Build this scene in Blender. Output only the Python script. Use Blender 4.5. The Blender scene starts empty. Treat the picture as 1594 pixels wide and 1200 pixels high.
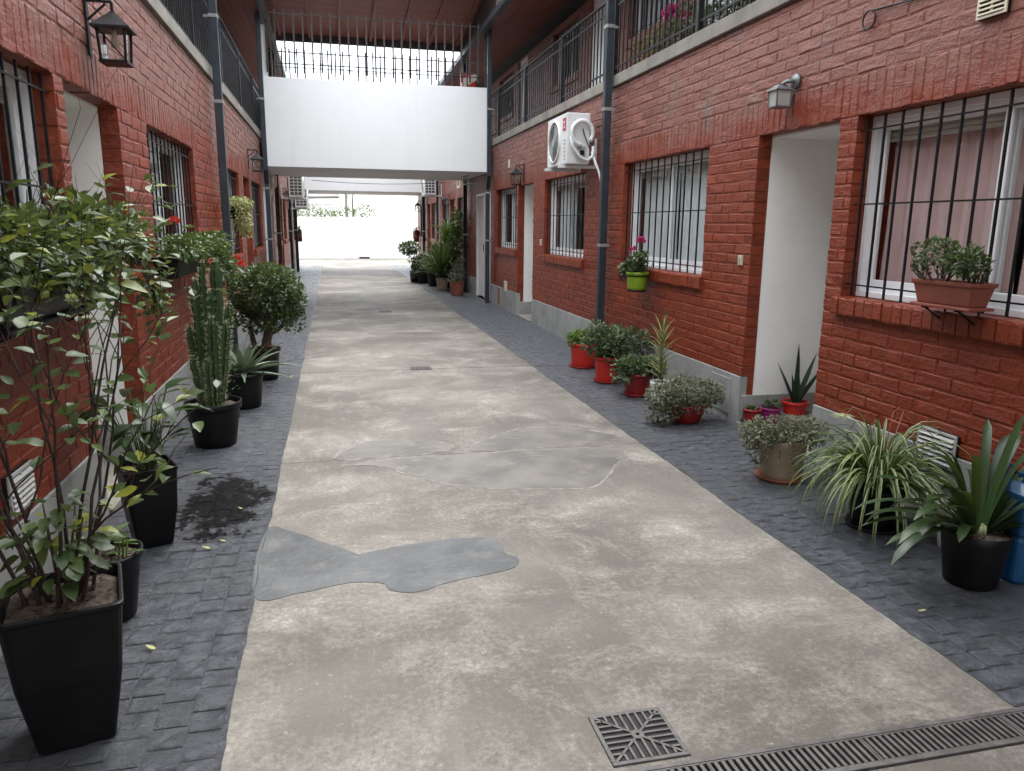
import bpy, math, random
from mathutils import Matrix, Vector, noise as mnoise

# ------------------------------------------------------------------ camera, sky, sun, exposure
S = bpy.context.scene
COL = S.collection
CAM_H = 1.5
CAM_R = ((0.97396, 0.03682, -0.22374), (-0.22656, 0.20297, -0.95262), (0.01034, 0.97849, 0.20602))
cam_data = bpy.data.cameras.new('camera')
cam_data.sensor_fit = 'HORIZONTAL'
cam_data.sensor_width = 36.0
cam_data.lens = 1180.0 / 1594.0 * 36.0
cam_data.clip_start = 0.05
cam_data.clip_end = 400
cam = bpy.data.objects.new('camera', cam_data)
COL.objects.link(cam)
_m = Matrix(CAM_R).to_4x4()
_q = _m.to_3x3().to_quaternion().normalized()
cam.matrix_world = Matrix.Translation((0, 0, CAM_H)) @ _q.to_matrix().to_4x4()
S.camera = cam

world = bpy.data.worlds.new('World')
S.world = world
world.use_nodes = True
_n, _l = world.node_tree.nodes, world.node_tree.links
_n.clear()
w_out = _n.new('ShaderNodeOutputWorld')
w_bg = _n.new('ShaderNodeBackground')
w_sky = _n.new('ShaderNodeTexSky')
w_sky.sky_type = 'NISHITA'
w_sky.sun_disc = False
w_sky.sun_elevation = math.radians(62)
w_sky.sun_rotation = math.radians(20)
w_mix = _n.new('ShaderNodeMix')
w_mix.data_type = 'RGBA'
w_mix.inputs[0].default_value = 0.85          # an even overcast layer over the clear sky
w_mix.inputs[7].default_value = (9.6, 10.0, 10.4, 1)
w_bg.inputs[1].default_value = 0.10
_l.new(w_sky.outputs[0], w_mix.inputs[6])
# standard overcast distribution: the zenith is three times as bright as the horizon
w_tc = _n.new('ShaderNodeTexCoord')
w_sep = _n.new('ShaderNodeSeparateXYZ')
_l.new(w_tc.outputs['Generated'], w_sep.inputs[0])
w_mr = _n.new('ShaderNodeMapRange')
w_mr.inputs[1].default_value = 0.0
w_mr.inputs[2].default_value = 1.0
w_mr.inputs[3].default_value = 0.47
w_mr.inputs[4].default_value = 1.41
_l.new(w_sep.outputs[2], w_mr.inputs[0])
w_grad = _n.new('ShaderNodeMix')
w_grad.data_type = 'RGBA'
w_grad.blend_type = 'MULTIPLY'
w_grad.inputs[0].default_value = 1.0
_l.new(w_mix.outputs[2], w_grad.inputs[6])
_l.new(w_mr.outputs[0], w_grad.inputs[7])
_l.new(w_grad.outputs[2], w_bg.inputs[0])
_l.new(w_bg.outputs[0], w_out.inputs[0])

sun_data = bpy.data.lights.new('sun', 'SUN')
sun_data.energy = 0.7
sun_data.angle = math.radians(40)
sun_data.color = (1.0, 0.96, 0.9)
sun = bpy.data.objects.new('sun', sun_data)
COL.objects.link(sun)
_el, _az = math.radians(62), math.radians(20)
_sd = Vector((math.sin(_az) * math.cos(_el), math.cos(_az) * math.cos(_el), math.sin(_el)))
sun.rotation_euler = _sd.to_track_quat('Z', 'Y').to_euler()

S.view_settings.view_transform = 'Standard'
S.view_settings.look = 'None'
S.view_settings.gamma = 1
S.view_settings.use_curve_mapping = False
S.view_settings.exposure = 2.22
S.render.engine = 'CYCLES'
S.cycles.max_bounces = 7
S.cycles.diffuse_bounces = 5
S.cycles.glossy_bounces = 3
S.cycles.transmission_bounces = 4
S.cycles.transparent_max_bounces = 10
S.cycles.use_denoising = True

# ------------------------------------------------------------------ materials
def new_mat(name):
    m = bpy.data.materials.new(name)
    m.use_nodes = True
    nt = m.node_tree
    return m, nt, nt.nodes, nt.links, nt.nodes['Principled BSDF']

def nd(nt, kind, **kw):
    n = nt.nodes.new(kind)
    for k, v in kw.items():
        setattr(n, k, v)
    return n

def noise_node(nt, vec, scale, detail=4, rough=0.55, dist=0.0):
    n = nt.nodes.new('ShaderNodeTexNoise')
    n.inputs['Scale'].default_value = scale
    n.inputs['Detail'].default_value = detail
    n.inputs['Roughness'].default_value = rough
    n.inputs['Distortion'].default_value = dist
    if vec is not None:
        nt.links.new(vec, n.inputs['Vector'])
    return n.outputs[0]

def ramp(nt, fac, a, b, ca=(0, 0, 0, 1), cb=(1, 1, 1, 1)):
    r = nt.nodes.new('ShaderNodeMapRange')
    r.inputs[1].default_value = a
    r.inputs[2].default_value = b
    r.interpolation_type = 'SMOOTHSTEP'
    nt.links.new(fac, r.inputs[0])
    return r.outputs[0]

def mix(nt, fac, a, b, mode='MIX'):
    n = nt.nodes.new('ShaderNodeMix')
    n.data_type = 'RGBA'
    n.blend_type = mode
    for sock, v in ((n.inputs[0], fac), (n.inputs[6], a), (n.inputs[7], b)):
        if isinstance(v, (int, float)):
            sock.default_value = v
        elif isinstance(v, tuple):
            sock.default_value = v if len(v) == 4 else (*v, 1)
        else:
            nt.links.new(v, sock)
    return n.outputs[2]

def math_node(nt, op, a, b=None):
    n = nt.nodes.new('ShaderNodeMath')
    n.operation = op
    for i, v in enumerate((a, b)):
        if v is None:
            continue
        if isinstance(v, (int, float)):
            n.inputs[i].default_value = v
        else:
            nt.links.new(v, n.inputs[i])
    return n.outputs[0]

def bump(nt, height, strength, dist, normal=None):
    b = nt.nodes.new('ShaderNodeBump')
    b.inputs['Strength'].default_value = strength
    b.inputs['Distance'].default_value = dist
    nt.links.new(height, b.inputs['Height'])
    if normal is not None:
        nt.links.new(normal, b.inputs['Normal'])
    return b.outputs[0]

def simple(name, col, rough=0.5, var=0.15, scale=6.0, bmp=0.0, bscale=80.0, metal=0.0, spec=0.5, dirt=0.0, dirtcol=(0.12, 0.1, 0.08)):
    """paint, plastic, metal: a colour with gentle unevenness, optional dirt and fine relief"""
    m, nt, N, L, p = new_mat(name)
    pos = nd(nt, 'ShaderNodeNewGeometry').outputs['Position']
    nz = noise_node(nt, pos, scale, 5)
    d = tuple(c * (1 - var) for c in col)
    u = tuple(min(1, c * (1 + var)) for c in col)
    c = mix(nt, ramp(nt, nz, 0.3, 0.7), d, u)
    if dirt:
        n2 = noise_node(nt, pos, scale * 2.3, 7, 0.65)
        c = mix(nt, math_node(nt, 'MULTIPLY', ramp(nt, n2, 0.5, 0.72), dirt), c, dirtcol)
    L.new(c, p.inputs['Base Color'])
    r = noise_node(nt, pos, scale * 3, 4)
    rr = nd(nt, 'ShaderNodeMapRange')
    rr.inputs[3].default_value = max(0.02, rough - 0.08)
    rr.inputs[4].default_value = min(1, rough + 0.1)
    L.new(r, rr.inputs[0])
    L.new(rr.outputs[0], p.inputs['Roughness'])
    p.inputs['Metallic'].default_value = metal
    p.inputs['Specular IOR Level'].default_value = spec
    if bmp:
        L.new(bump(nt, noise_node(nt, pos, bscale, 4), bmp, 0.004), p.inputs['Normal'])
    return m

def make_brick_mat(name, wear_z=2.2):
    m, nt, N, L, p = new_mat(name)
    g = nd(nt, 'ShaderNodeNewGeometry')
    pos = g.outputs['Position']
    sep = nd(nt, 'ShaderNodeSeparateXYZ')
    L.new(pos, sep.inputs[0])
    big = noise_node(nt, pos, 1.6, 5, 0.6)
    mid = noise_node(nt, pos, 7.0, 5, 0.6)
    fine = noise_node(nt, pos, 45.0, 4, 0.6)
    # fresh red paint up to about the lintels, an older faded coat above
    h = math_node(nt, 'ADD', sep.outputs[2], math_node(nt, 'MULTIPLY', math_node(nt, 'SUBTRACT', big, 0.5), 0.9))
    h = math_node(nt, 'ADD', h, math_node(nt, 'MULTIPLY', math_node(nt, 'SUBTRACT', mid, 0.5), 0.5))
    wear = ramp(nt, h, wear_z - 0.12, wear_z + 0.2)
    fresh = mix(nt, mid, (0.15, 0.0195, 0.006), (0.25, 0.0445, 0.0145))
    faded = mix(nt, mid, (0.175, 0.054, 0.037), (0.25, 0.1, 0.073))
    greyp = ramp(nt, noise_node(nt, pos, 2.3, 6, 0.62), 0.56, 0.7)
    faded = mix(nt, math_node(nt, 'MULTIPLY', greyp, 0.75), faded, (0.175, 0.118, 0.095))
    thin = ramp(nt, noise_node(nt, pos, 3.1, 8, 0.7), 0.54, 0.72)
    fresh = mix(nt, math_node(nt, 'MULTIPLY', thin, 0.45), fresh, (0.2, 0.062, 0.036))
    c = mix(nt, wear, fresh, faded)
    rnd = g.outputs['Random Per Island']
    c = mix(nt, 0.55, c, mix(nt, rnd, (0.58, 0.58, 0.58), (1.35, 1.35, 1.33)), 'MULTIPLY')
    # streaky weathering
    st = nd(nt, 'ShaderNodeMapping')
    st.inputs['Scale'].default_value = (5, 5, 0.7)
    L.new(pos, st.inputs[0])
    streak = ramp(nt, noise_node(nt, st.outputs[0], 1.6, 5, 0.6), 0.55, 0.78)
    c = mix(nt, math_node(nt, 'MULTIPLY', streak, 0.35), c, (0.07, 0.025, 0.02))
    chips = ramp(nt, noise_node(nt, pos, 38.0, 3, 0.5), 0.735, 0.76)
    c = mix(nt, math_node(nt, 'MULTIPLY', chips, 0.6), c, (0.45, 0.3, 0.26))
    L.new(c, p.inputs['Base Color'])
    rg = nd(nt, 'ShaderNodeMapRange')
    rg.inputs[3].default_value = 0.28
    rg.inputs[4].default_value = 0.6
    L.new(mid, rg.inputs[0])
    L.new(rg.outputs[0], p.inputs['Roughness'])
    p.inputs['Specular IOR Level'].default_value = 0.38
    sm = nd(nt, 'ShaderNodeMapping')
    sm.inputs['Scale'].default_value = (1, 0.35, 1.5)
    L.new(pos, sm.inputs[0])
    b0 = bump(nt, noise_node(nt, sm.outputs[0], 12.0, 6, 0.68, 0.6), 0.6, 0.02)
    b1 = bump(nt, noise_node(nt, pos, 30.0, 6, 0.66), 0.7, 0.012, b0)
    b2 = bump(nt, fine, 0.4, 0.005, b1)
    L.new(b2, p.inputs['Normal'])
    return m

def make_paving_mat():
    m, nt, N, L, p = new_mat('slate_stamped_concrete')
    g = nd(nt, 'ShaderNodeNewGeometry')
    pos = g.outputs['Position']
    big = noise_node(nt, pos, 1.2, 5, 0.6)
    mid = noise_node(nt, pos, 16.0, 5, 0.62)
    p.inputs['Specular IOR Level'].default_value = 0.65
    c = mix(nt, ramp(nt, mid, 0.32, 0.7), (0.074, 0.081, 0.094), (0.165, 0.177, 0.198))
    c = mix(nt, ramp(nt, big, 0.45, 0.7), c, (0.115, 0.12, 0.13))
    c = mix(nt, 0.5, c, mix(nt, g.outputs['Random Per Island'], (0.75, 0.75, 0.78), (1.2, 1.2, 1.2)), 'MULTIPLY')
    dust = ramp(nt, noise_node(nt, pos, 5.0, 7, 0.7), 0.58, 0.75)
    c = mix(nt, math_node(nt, 'MULTIPLY', dust, 0.4), c, (0.2, 0.19, 0.18))
    # water spilled beside the square pot: an irregular wet stain
    dv = nd(nt, 'ShaderNodeVectorMath', operation='SUBTRACT')
    L.new(pos, dv.inputs[0])
    dv.inputs[1].default_value = (-0.64, 4.16, 0)
    ds = nd(nt, 'ShaderNodeVectorMath', operation='MULTIPLY')
    L.new(dv.outputs[0], ds.inputs[0])
    ds.inputs[1].default_value = (1 / 0.24, 1 / 0.5, 0)
    ln = nd(nt, 'ShaderNodeVectorMath', operation='LENGTH')
    L.new(ds.outputs[0], ln.inputs[0])
    wob = math_node(nt, 'MULTIPLY', math_node(nt, 'SUBTRACT', noise_node(nt, pos, 8.5, 9, 0.74), 0.5), 4.2)
    wet = ramp(nt, math_node(nt, 'ADD', ln.outputs['Value'], wob), 0.9, 0.8)
    halo = ramp(nt, math_node(nt, 'ADD', ln.outputs['Value'], math_node(nt, 'MULTIPLY', wob, 0.6)), 1.45, 0.8)
    c = mix(nt, math_node(nt, 'MULTIPLY', halo, 0.5), c, (0.03, 0.032, 0.038))
    c = mix(nt, wet, c, (0.008, 0.007, 0.008))
    L.new(math_node(nt, 'SUBTRACT', 0.65, math_node(nt, 'MULTIPLY', wet, 0.5)), p.inputs['Specular IOR Level'])
    L.new(c, p.inputs['Base Color'])
    rg = nd(nt, 'ShaderNodeMapRange')
    rg.inputs[3].default_value = 0.2
    rg.inputs[4].default_value = 0.48
    L.new(mid, rg.inputs[0])
    r = math_node(nt, 'MULTIPLY', rg.outputs[0], math_node(nt, 'SUBTRACT', 1.0, math_node(nt, 'MULTIPLY', wet, 0.2)))
    L.new(r, p.inputs['Roughness'])
    b1 = bump(nt, noise_node(nt, pos, 17.0, 8, 0.72, 0.9), 1.0, 0.05)
    b2 = bump(nt, noise_node(nt, pos, 48.0, 7, 0.72), 0.9, 0.022, b1)
    L.new(b2, p.inputs['Normal'])
    return m

def make_concrete_mat():
    m, nt, N, L, p = new_mat('worn_concrete')
    g = nd(nt, 'ShaderNodeNewGeometry')
    pos = g.outputs['Position']
    mp = nd(nt, 'ShaderNodeMapping')
    mp.inputs['Scale'].default_value = (0.9, 1.1, 1)
    L.new(pos, mp.inputs[0])
    v = mp.outputs[0]
    big = noise_node(nt, v, 0.8, 5, 0.55, 0.3)
    mid = noise_node(nt, v, 2.2, 15, 0.78, 0.5)
    scuff_map = nd(nt, 'ShaderNodeMapping')
    scuff_map.inputs['Scale'].default_value = (2.2, 0.5, 1)
    scuff_map.inputs['Rotation'].default_value = (0, 0, 0.12)
    L.new(pos, scuff_map.inputs[0])
    scuff = noise_node(nt, scuff_map.outputs[0], 3.0, 14, 0.76, 0.3)
    grain = noise_node(nt, pos, 45, 10, 0.8)
    fine = noise_node(nt, pos, 150, 4, 0.7)
    c = mix(nt, ramp(nt, big, 0.36, 0.64), (0.108, 0.096, 0.082), (0.17, 0.154, 0.134))
    m1 = math_node(nt, 'ADD', math_node(nt, 'MULTIPLY', mid, 0.7), math_node(nt, 'MULTIPLY', grain, 0.3))
    m1 = math_node(nt, 'ADD', m1, math_node(nt, 'MULTIPLY', math_node(nt, 'SUBTRACT', big, 0.5), 0.22))
    # pale lime bloom and scrapes
    c = mix(nt, math_node(nt, 'MULTIPLY', ramp(nt, m1, 0.45, 0.59), 0.68), c, (0.275, 0.254, 0.222))
    c = mix(nt, math_node(nt, 'MULTIPLY', ramp(nt, m1, 0.55, 0.65), 0.65), c, (0.43, 0.41, 0.37))
    c = mix(nt, math_node(nt, 'MULTIPLY', ramp(nt, scuff, 0.52, 0.64), 0.16), c, (0.34, 0.32, 0.29))
    stain = ramp(nt, noise_node(nt, v, 0.75, 12, 0.68, 0.5), 0.5, 0.64)
    c = mix(nt, math_node(nt, 'MULTIPLY', stain, 0.55), c, (0.115, 0.1, 0.086))
    blue = ramp(nt, noise_node(nt, pos, 0.5, 3, 0.5), 0.58, 0.75)
    c = mix(nt, math_node(nt, 'MULTIPLY', blue, 0.15), c, (0.235, 0.245, 0.25))
    dot = ramp(nt, noise_node(nt, pos, 31, 2, 0.5), 0.755, 0.79)
    c = mix(nt, math_node(nt, 'MULTIPLY', dot, 0.55), c, (0.06, 0.055, 0.05))
    speck = ramp(nt, noise_node(nt, pos, 22, 8, 0.8), 0.58, 0.68)
    c = mix(nt, math_node(nt, 'MULTIPLY', speck, 0.45), c, (0.46, 0.435, 0.39))
    pit = ramp(nt, noise_node(nt, pos, 27, 8, 0.8, 0.3), 0.4, 0.3)
    c = mix(nt, math_node(nt, 'MULTIPLY', pit, 0.5), c, (0.08, 0.07, 0.06))
    c = mix(nt, 0.6, c, mix(nt, grain, (0.3, 0.3, 0.3), (1.7, 1.7, 1.7)), 'MULTIPLY')
    c = mix(nt, 0.4, c, mix(nt, fine, (0.5, 0.5, 0.5), (1.5, 1.5, 1.5)), 'MULTIPLY')
    L.new(c, p.inputs['Base Color'])
    rg = nd(nt, 'ShaderNodeMapRange')
    p.inputs['Specular IOR Level'].default_value = 0.3
    rg.inputs[3].default_value = 0.45
    rg.inputs[4].default_value = 0.85
    L.new(mid, rg.inputs[0])
    L.new(rg.outputs[0], p.inputs['Roughness'])
    b1 = bump(nt, m1, 0.5, 0.008)
    b2 = bump(nt, fine, 0.35, 0.002, b1)
    L.new(b2, p.inputs['Normal'])
    return m

def make_leaf_mat(name, a, b, yellow=0.0, rough=0.42, back=None, trans=0.22):
    m, nt, N, L, p = new_mat(name)
    g = nd(nt, 'ShaderNodeNewGeometry')
    rnd = g.outputs['Random Per Island']
    oi = nd(nt, 'ShaderNodeObjectInfo')
    r2 = math_node(nt, 'FRACT', math_node(nt, 'ADD', rnd, oi.outputs['Random']))
    c = mix(nt, r2, a, b)
    if yellow:
        sel = ramp(nt, math_node(nt, 'FRACT', math_node(nt, 'MULTIPLY', r2, 7.31)), 1 - yellow - 0.03, 1 - yellow + 0.03)
        c = mix(nt, sel, c, (0.2, 0.22, 0.03))
    c = mix(nt, 0.3, c, mix(nt, noise_node(nt, g.outputs['Position'], 40, 3), (0.6, 0.6, 0.6), (1.4, 1.4, 1.4)), 'MULTIPLY')
    L.new(c, p.inputs['Base Color'])
    p.inputs['Roughness'].default_value = rough
    p.inputs['Specular IOR Level'].default_value = 0.35
    tr = nd(nt, 'ShaderNodeBsdfTranslucent')
    L.new(mix(nt, 0.5, c, (0.16, 0.2, 0.03)), tr.inputs[0])
    ms = nd(nt, 'ShaderNodeMixShader')
    ms.inputs[0].default_value = trans
    L.new(p.outputs[0], ms.inputs[1])
    L.new(tr.outputs[0], ms.inputs[2])
    L.new(ms.outputs[0], nt.nodes['Material Output'].inputs[0])
    return m

def make_glass():
    m, nt, N, L, p = new_mat('window_glass')
    t = nd(nt, 'ShaderNodeBsdfTransparent')
    t.inputs[0].default_value = (0.95, 0.97, 0.97, 1)
    gl = nd(nt, 'ShaderNodeBsdfGlossy')
    gl.inputs['Roughness'].default_value = 0.03
    fr = nd(nt, 'ShaderNodeFresnel')
    fr.inputs[0].default_value = 1.5
    ms = nd(nt, 'ShaderNodeMixShader')
    geo = nd(nt, 'ShaderNodeNewGeometry')
    f2 = math_node(nt, 'MULTIPLY', fr.outputs[0], math_node(nt, 'SUBTRACT', 1.0, geo.outputs['Backfacing']))
    L.new(f2, ms.inputs[0])
    L.new(t.outputs[0], ms.inputs[1])
    L.new(gl.outputs[0], ms.inputs[2])
    L.new(ms.outputs[0], nt.nodes['Material Output'].inputs[0])
    return m

def make_plank_mat(name, a, b):
    m, nt, N, L, p = new_mat(name)
    g = nd(nt, 'ShaderNodeNewGeometry')
    oi = nd(nt, 'ShaderNodeObjectInfo')
    mp = nd(nt, 'ShaderNodeMapping')
    mp.inputs['Scale'].default_value = (4, 1.0, 4)
    L.new(g.outputs['Position'], mp.inputs[0])
    c = mix(nt, noise_node(nt, mp.outputs[0], 9, 6, 0.65, 1.0), a, b)
    c = mix(nt, 0.5, c, mix(nt, oi.outputs['Random'], (0.65, 0.65, 0.65), (1.3, 1.25, 1.2)), 'MULTIPLY')
    L.new(c, p.inputs['Base Color'])
    p.inputs['Roughness'].default_value = 0.6
    return m

M = {}
M['brick'] = make_brick_mat('red_painted_brick', 2.22)
M['paving'] = make_paving_mat()
M['concrete'] = make_concrete_mat()
M['patch'] = simple('smooth_blue_grey_cement', (0.064, 0.067, 0.07), 0.5, 0.4, 3.0, 0.8, 34, dirt=0.85, dirtcol=(0.128, 0.125, 0.12))
M['patch2'] = simple('smooth_trowelled_cement', (0.118, 0.108, 0.096), 0.55, 0.28, 3.0, 0.6, 40, dirt=0.9, dirtcol=(0.18, 0.165, 0.146))
M['rim'] = simple('pale_lime_rim', (0.22, 0.205, 0.182), 0.8, 0.4, 14.0, 0.4, 90, dirt=1.0, dirtcol=(0.17, 0.156, 0.137))
M['plinth'] = simple('grey_plinth_render', (0.29, 0.295, 0.28), 0.8, 0.14, 2.5, 0.3, 70, dirt=0.6, dirtcol=(0.16, 0.15, 0.14))
M['ledge'] = simple('bare_concrete_ledge', (0.22, 0.2, 0.17), 0.85, 0.2, 3.0, 0.4, 60, dirt=0.6, dirtcol=(0.14, 0.12, 0.1))
M['plaster'] = simple('white_plaster', (0.86, 0.855, 0.82), 0.75, 0.04, 1.5, 0.12, 40, dirt=0.12, dirtcol=(0.45, 0.42, 0.37))
def make_render_mat():
    m, nt, N, L, p = new_mat('white_rendered_wall')
    pos = nd(nt, 'ShaderNodeNewGeometry').outputs['Position']
    mp = nd(nt, 'ShaderNodeMapping')
    mp.inputs['Scale'].default_value = (6, 6, 0.35)
    L.new(pos, mp.inputs[0])
    st = ramp(nt, noise_node(nt, mp.outputs[0], 1.5, 8, 0.65), 0.5, 0.75)
    c = mix(nt, noise_node(nt, pos, 1.2, 6, 0.6), (0.82, 0.825, 0.82), (0.88, 0.88, 0.87))
    c = mix(nt, math_node(nt, 'MULTIPLY', st, 0.1), c, (0.52, 0.51, 0.48))
    c = mix(nt, math_node(nt, 'MULTIPLY', ramp(nt, noise_node(nt, pos, 7, 8, 0.7), 0.6, 0.75), 0.2), c, (0.5, 0.48, 0.45))
    L.new(c, p.inputs['Base Color'])
    p.inputs['Roughness'].default_value = 0.75
    L.new(bump(nt, noise_node(nt, pos, 25, 5), 0.15, 0.005), p.inputs['Normal'])
    return m
M['bridge'] = make_render_mat()
M['endwall'] = simple('stained_white_wall', (0.74, 0.73, 0.7), 0.8, 0.06, 0.8, 0.2, 30, dirt=0.5, dirtcol=(0.4, 0.4, 0.38))
M['alu'] = simple('white_aluminium', (0.74, 0.75, 0.76), 0.35, 0.05, 4)
M['iron'] = simple('black_iron', (0.008, 0.008, 0.009), 0.45, 0.3, 12, spec=0.25)
M['iron_grey'] = simple('dark_grey_railing_paint', (0.016, 0.016, 0.018), 0.45, 0.3, 12, spec=0.3)
M['rust'] = simple('brownish_bare_iron', (0.045, 0.034, 0.03), 0.6, 0.3, 12)
M['pipe'] = simple('slate_grey_paint', (0.026, 0.033, 0.043), 0.4, 0.2, 5, spec=0.4, dirt=0.3, dirtcol=(0.06, 0.06, 0.06))
M['strap'] = simple('galvanised_strap', (0.3, 0.3, 0.29), 0.5, 0.2, 12, metal=0.4)
M['glass'] = make_glass()
M['room'] = simple('dim_room_wall', (0.22, 0.2, 0.18), 0.9, 0.1, 1)
M['pink'] = simple('dusty_pink_curtain', (0.62, 0.42, 0.4), 0.85, 0.08, 3, 0.1, 200)
M['greycur'] = simple('pale_grey_curtain', (0.66, 0.68, 0.68), 0.85, 0.08, 3, 0.1, 200)
M['shutter'] = simple('cream_shutter', (0.5, 0.48, 0.42), 0.6, 0.08, 3)
M['plank'] = make_plank_mat('red_brown_planks', (0.13, 0.036, 0.023), (0.26, 0.075, 0.048))
M['beam'] = simple('dark_beam', (0.03, 0.018, 0.016), 0.6, 0.3, 6)
M['rafter'] = simple('brown_rafter', (0.09, 0.05, 0.035), 0.6, 0.3, 6)
M['rooftile'] = simple('roof_sheet', (0.12, 0.11, 0.1), 0.6, 0.2, 2)
M['blackpot'] = simple('black_plastic', (0.0055, 0.0055, 0.0065), 0.42, 0.25, 5, 0.1, 120, spec=0.22, dirt=0.4, dirtcol=(0.022, 0.02, 0.018))
M['redpot'] = simple('bright_red_plastic', (0.5, 0.022, 0.012), 0.4, 0.08, 5)
M['darkredpot'] = simple('dark_red_plastic', (0.24, 0.012, 0.014), 0.4, 0.12, 5)
M['terracotta'] = simple('terracotta_plastic', (0.23, 0.065, 0.04), 0.5, 0.12, 6, 0.1, 90)
M['greenpot'] = simple('lime_green_plastic', (0.2, 0.32, 0.015), 0.35, 0.08, 6)
M['magenta'] = simple('magenta_plastic', (0.28, 0.02, 0.16), 0.35, 0.1, 6)
M['beige'] = simple('beige_clay', (0.3, 0.235, 0.16), 0.6, 0.1, 6, 0.1, 90)
M['whiteplastic'] = simple('white_plastic', (0.7, 0.71, 0.72), 0.4, 0.05, 6)
M['blueplastic'] = simple('blue_plastic', (0.01, 0.07, 0.17), 0.35, 0.12, 5)
M['soil'] = simple('potting_soil', (0.075, 0.055, 0.04), 0.95, 0.5, 70, 1.0, 150, dirt=0.5, dirtcol=(0.17, 0.13, 0.1))
M['bark'] = simple('brown_bark', (0.075, 0.045, 0.03), 0.8, 0.35, 30, 0.5, 90)
M['twig'] = simple('dark_twig', (0.028, 0.016, 0.012), 0.7, 0.35, 30)
M['leaf'] = make_leaf_mat('mid_green_leaf', (0.04, 0.075, 0.022), (0.095, 0.155, 0.05), 0.04)
M['leafshrub'] = make_leaf_mat('shrub_leaf', (0.032, 0.055, 0.018), (0.095, 0.14, 0.045), 0.13, 0.35)
M['leafdark'] = make_leaf_mat('dark_green_leaf', (0.018, 0.038, 0.014), (0.04, 0.075, 0.025), 0.0, 0.33)
M['leafjade'] = make_leaf_mat('jade_leaf', (0.04, 0.07, 0.028), (0.125, 0.18, 0.075), 0.03, 0.28)
M['leaflime'] = make_leaf_mat('fresh_green_leaf', (0.08, 0.15, 0.025), (0.15, 0.25, 0.05), 0.0)
M['leafgrey'] = make_leaf_mat('dusty_grey_green_leaf', (0.06, 0.092, 0.045), (0.14, 0.185, 0.095), 0.0, 0.5)
M['leafdusty'] = make_leaf_mat('trailing_dusty_leaf', (0.09, 0.1, 0.055), (0.19, 0.185, 0.12), 0.0, 0.55)
M['leafpale'] = make_leaf_mat('pale_yellow_green_leaf', (0.3, 0.32, 0.13), (0.45, 0.46, 0.22), 0.0, 0.5)
M['leafaloe'] = make_leaf_mat('aloe_leaf', (0.08, 0.12, 0.075), (0.16, 0.21, 0.14), 0.0, 0.4, trans=0.08)
M['leafcactus'] = make_leaf_mat('cactus_skin', (0.02, 0.04, 0.014), (0.035, 0.065, 0.022), 0.0, 0.5, trans=0.02)
M['leafsnake'] = make_leaf_mat('snake_plant_leaf', (0.015, 0.03, 0.014), (0.03, 0.055, 0.025), 0.0, 0.35, trans=0.06)
M['leafcream'] = make_leaf_mat('cream_leaf_margin', (0.25, 0.29, 0.13), (0.38, 0.41, 0.21), 0.0, 0.45)
M['leafyellow'] = make_leaf_mat('fallen_yellow_leaf', (0.4, 0.42, 0.14), (0.55, 0.52, 0.22), 0.0, 0.6)
M['dry'] = make_leaf_mat('dry_straw_leaf', (0.22, 0.17, 0.08), (0.35, 0.28, 0.14), 0.0, 0.7)
M['pinkflower'] = make_leaf_mat('magenta_petal', (0.5, 0.02, 0.18), (0.65, 0.05, 0.28), 0.0, 0.5)
M['redflower'] = make_leaf_mat('red_petal', (0.5, 0.015, 0.02), (0.62, 0.03, 0.03), 0.0, 0.5)
M['spine'] = simple('cactus_spine', (0.3, 0.33, 0.17), 0.7, 0.2, 8)
M['lampglass'] = simple('frosted_lamp_glass', (0.38, 0.38, 0.36), 0.3, 0.1, 12)
M['lampgrey'] = simple('grey_lamp_metal', (0.17, 0.18, 0.18), 0.4, 0.15, 10, metal=0.5)
M['acwhite'] = simple('white_enamel', (0.68, 0.69, 0.68), 0.35, 0.04, 4, dirt=0.15, dirtcol=(0.45, 0.44, 0.4))
M['acdark'] = simple('dark_grille_plastic', (0.06, 0.06, 0.06), 0.5, 0.2, 8)
M['acgrey'] = simple('grey_fan_grille', (0.34, 0.35, 0.34), 0.45, 0.1, 8)
M['labelred'] = simple('red_sticker', (0.42, 0.02, 0.03), 0.4, 0.05, 8)
M['extred'] = simple('extinguisher_red', (0.11, 0.005, 0.009), 0.35, 0.1, 8)
M['drain'] = simple('cast_iron_drain', (0.085, 0.078, 0.075), 0.55, 0.3, 20, 0.3, 120)
M['hole'] = simple('drain_sump', (0.012, 0.01, 0.01), 0.8, 0.2, 10)
M['ivory'] = simple('ivory_plate', (0.6, 0.54, 0.42), 0.45, 0.06, 8)
M['vent'] = simple('painted_vent', (0.42, 0.42, 0.4), 0.6, 0.1, 8, dirt=0.4, dirtcol=(0.25, 0.17, 0.1))
M['earth'] = simple('bare_earth', (0.16, 0.14, 0.11), 0.95, 0.2, 1)
M['hedge'] = make_leaf_mat('hedge_leaf', (0.05, 0.085, 0.025), (0.12, 0.16, 0.055), 0.0, 0.6)

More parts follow.
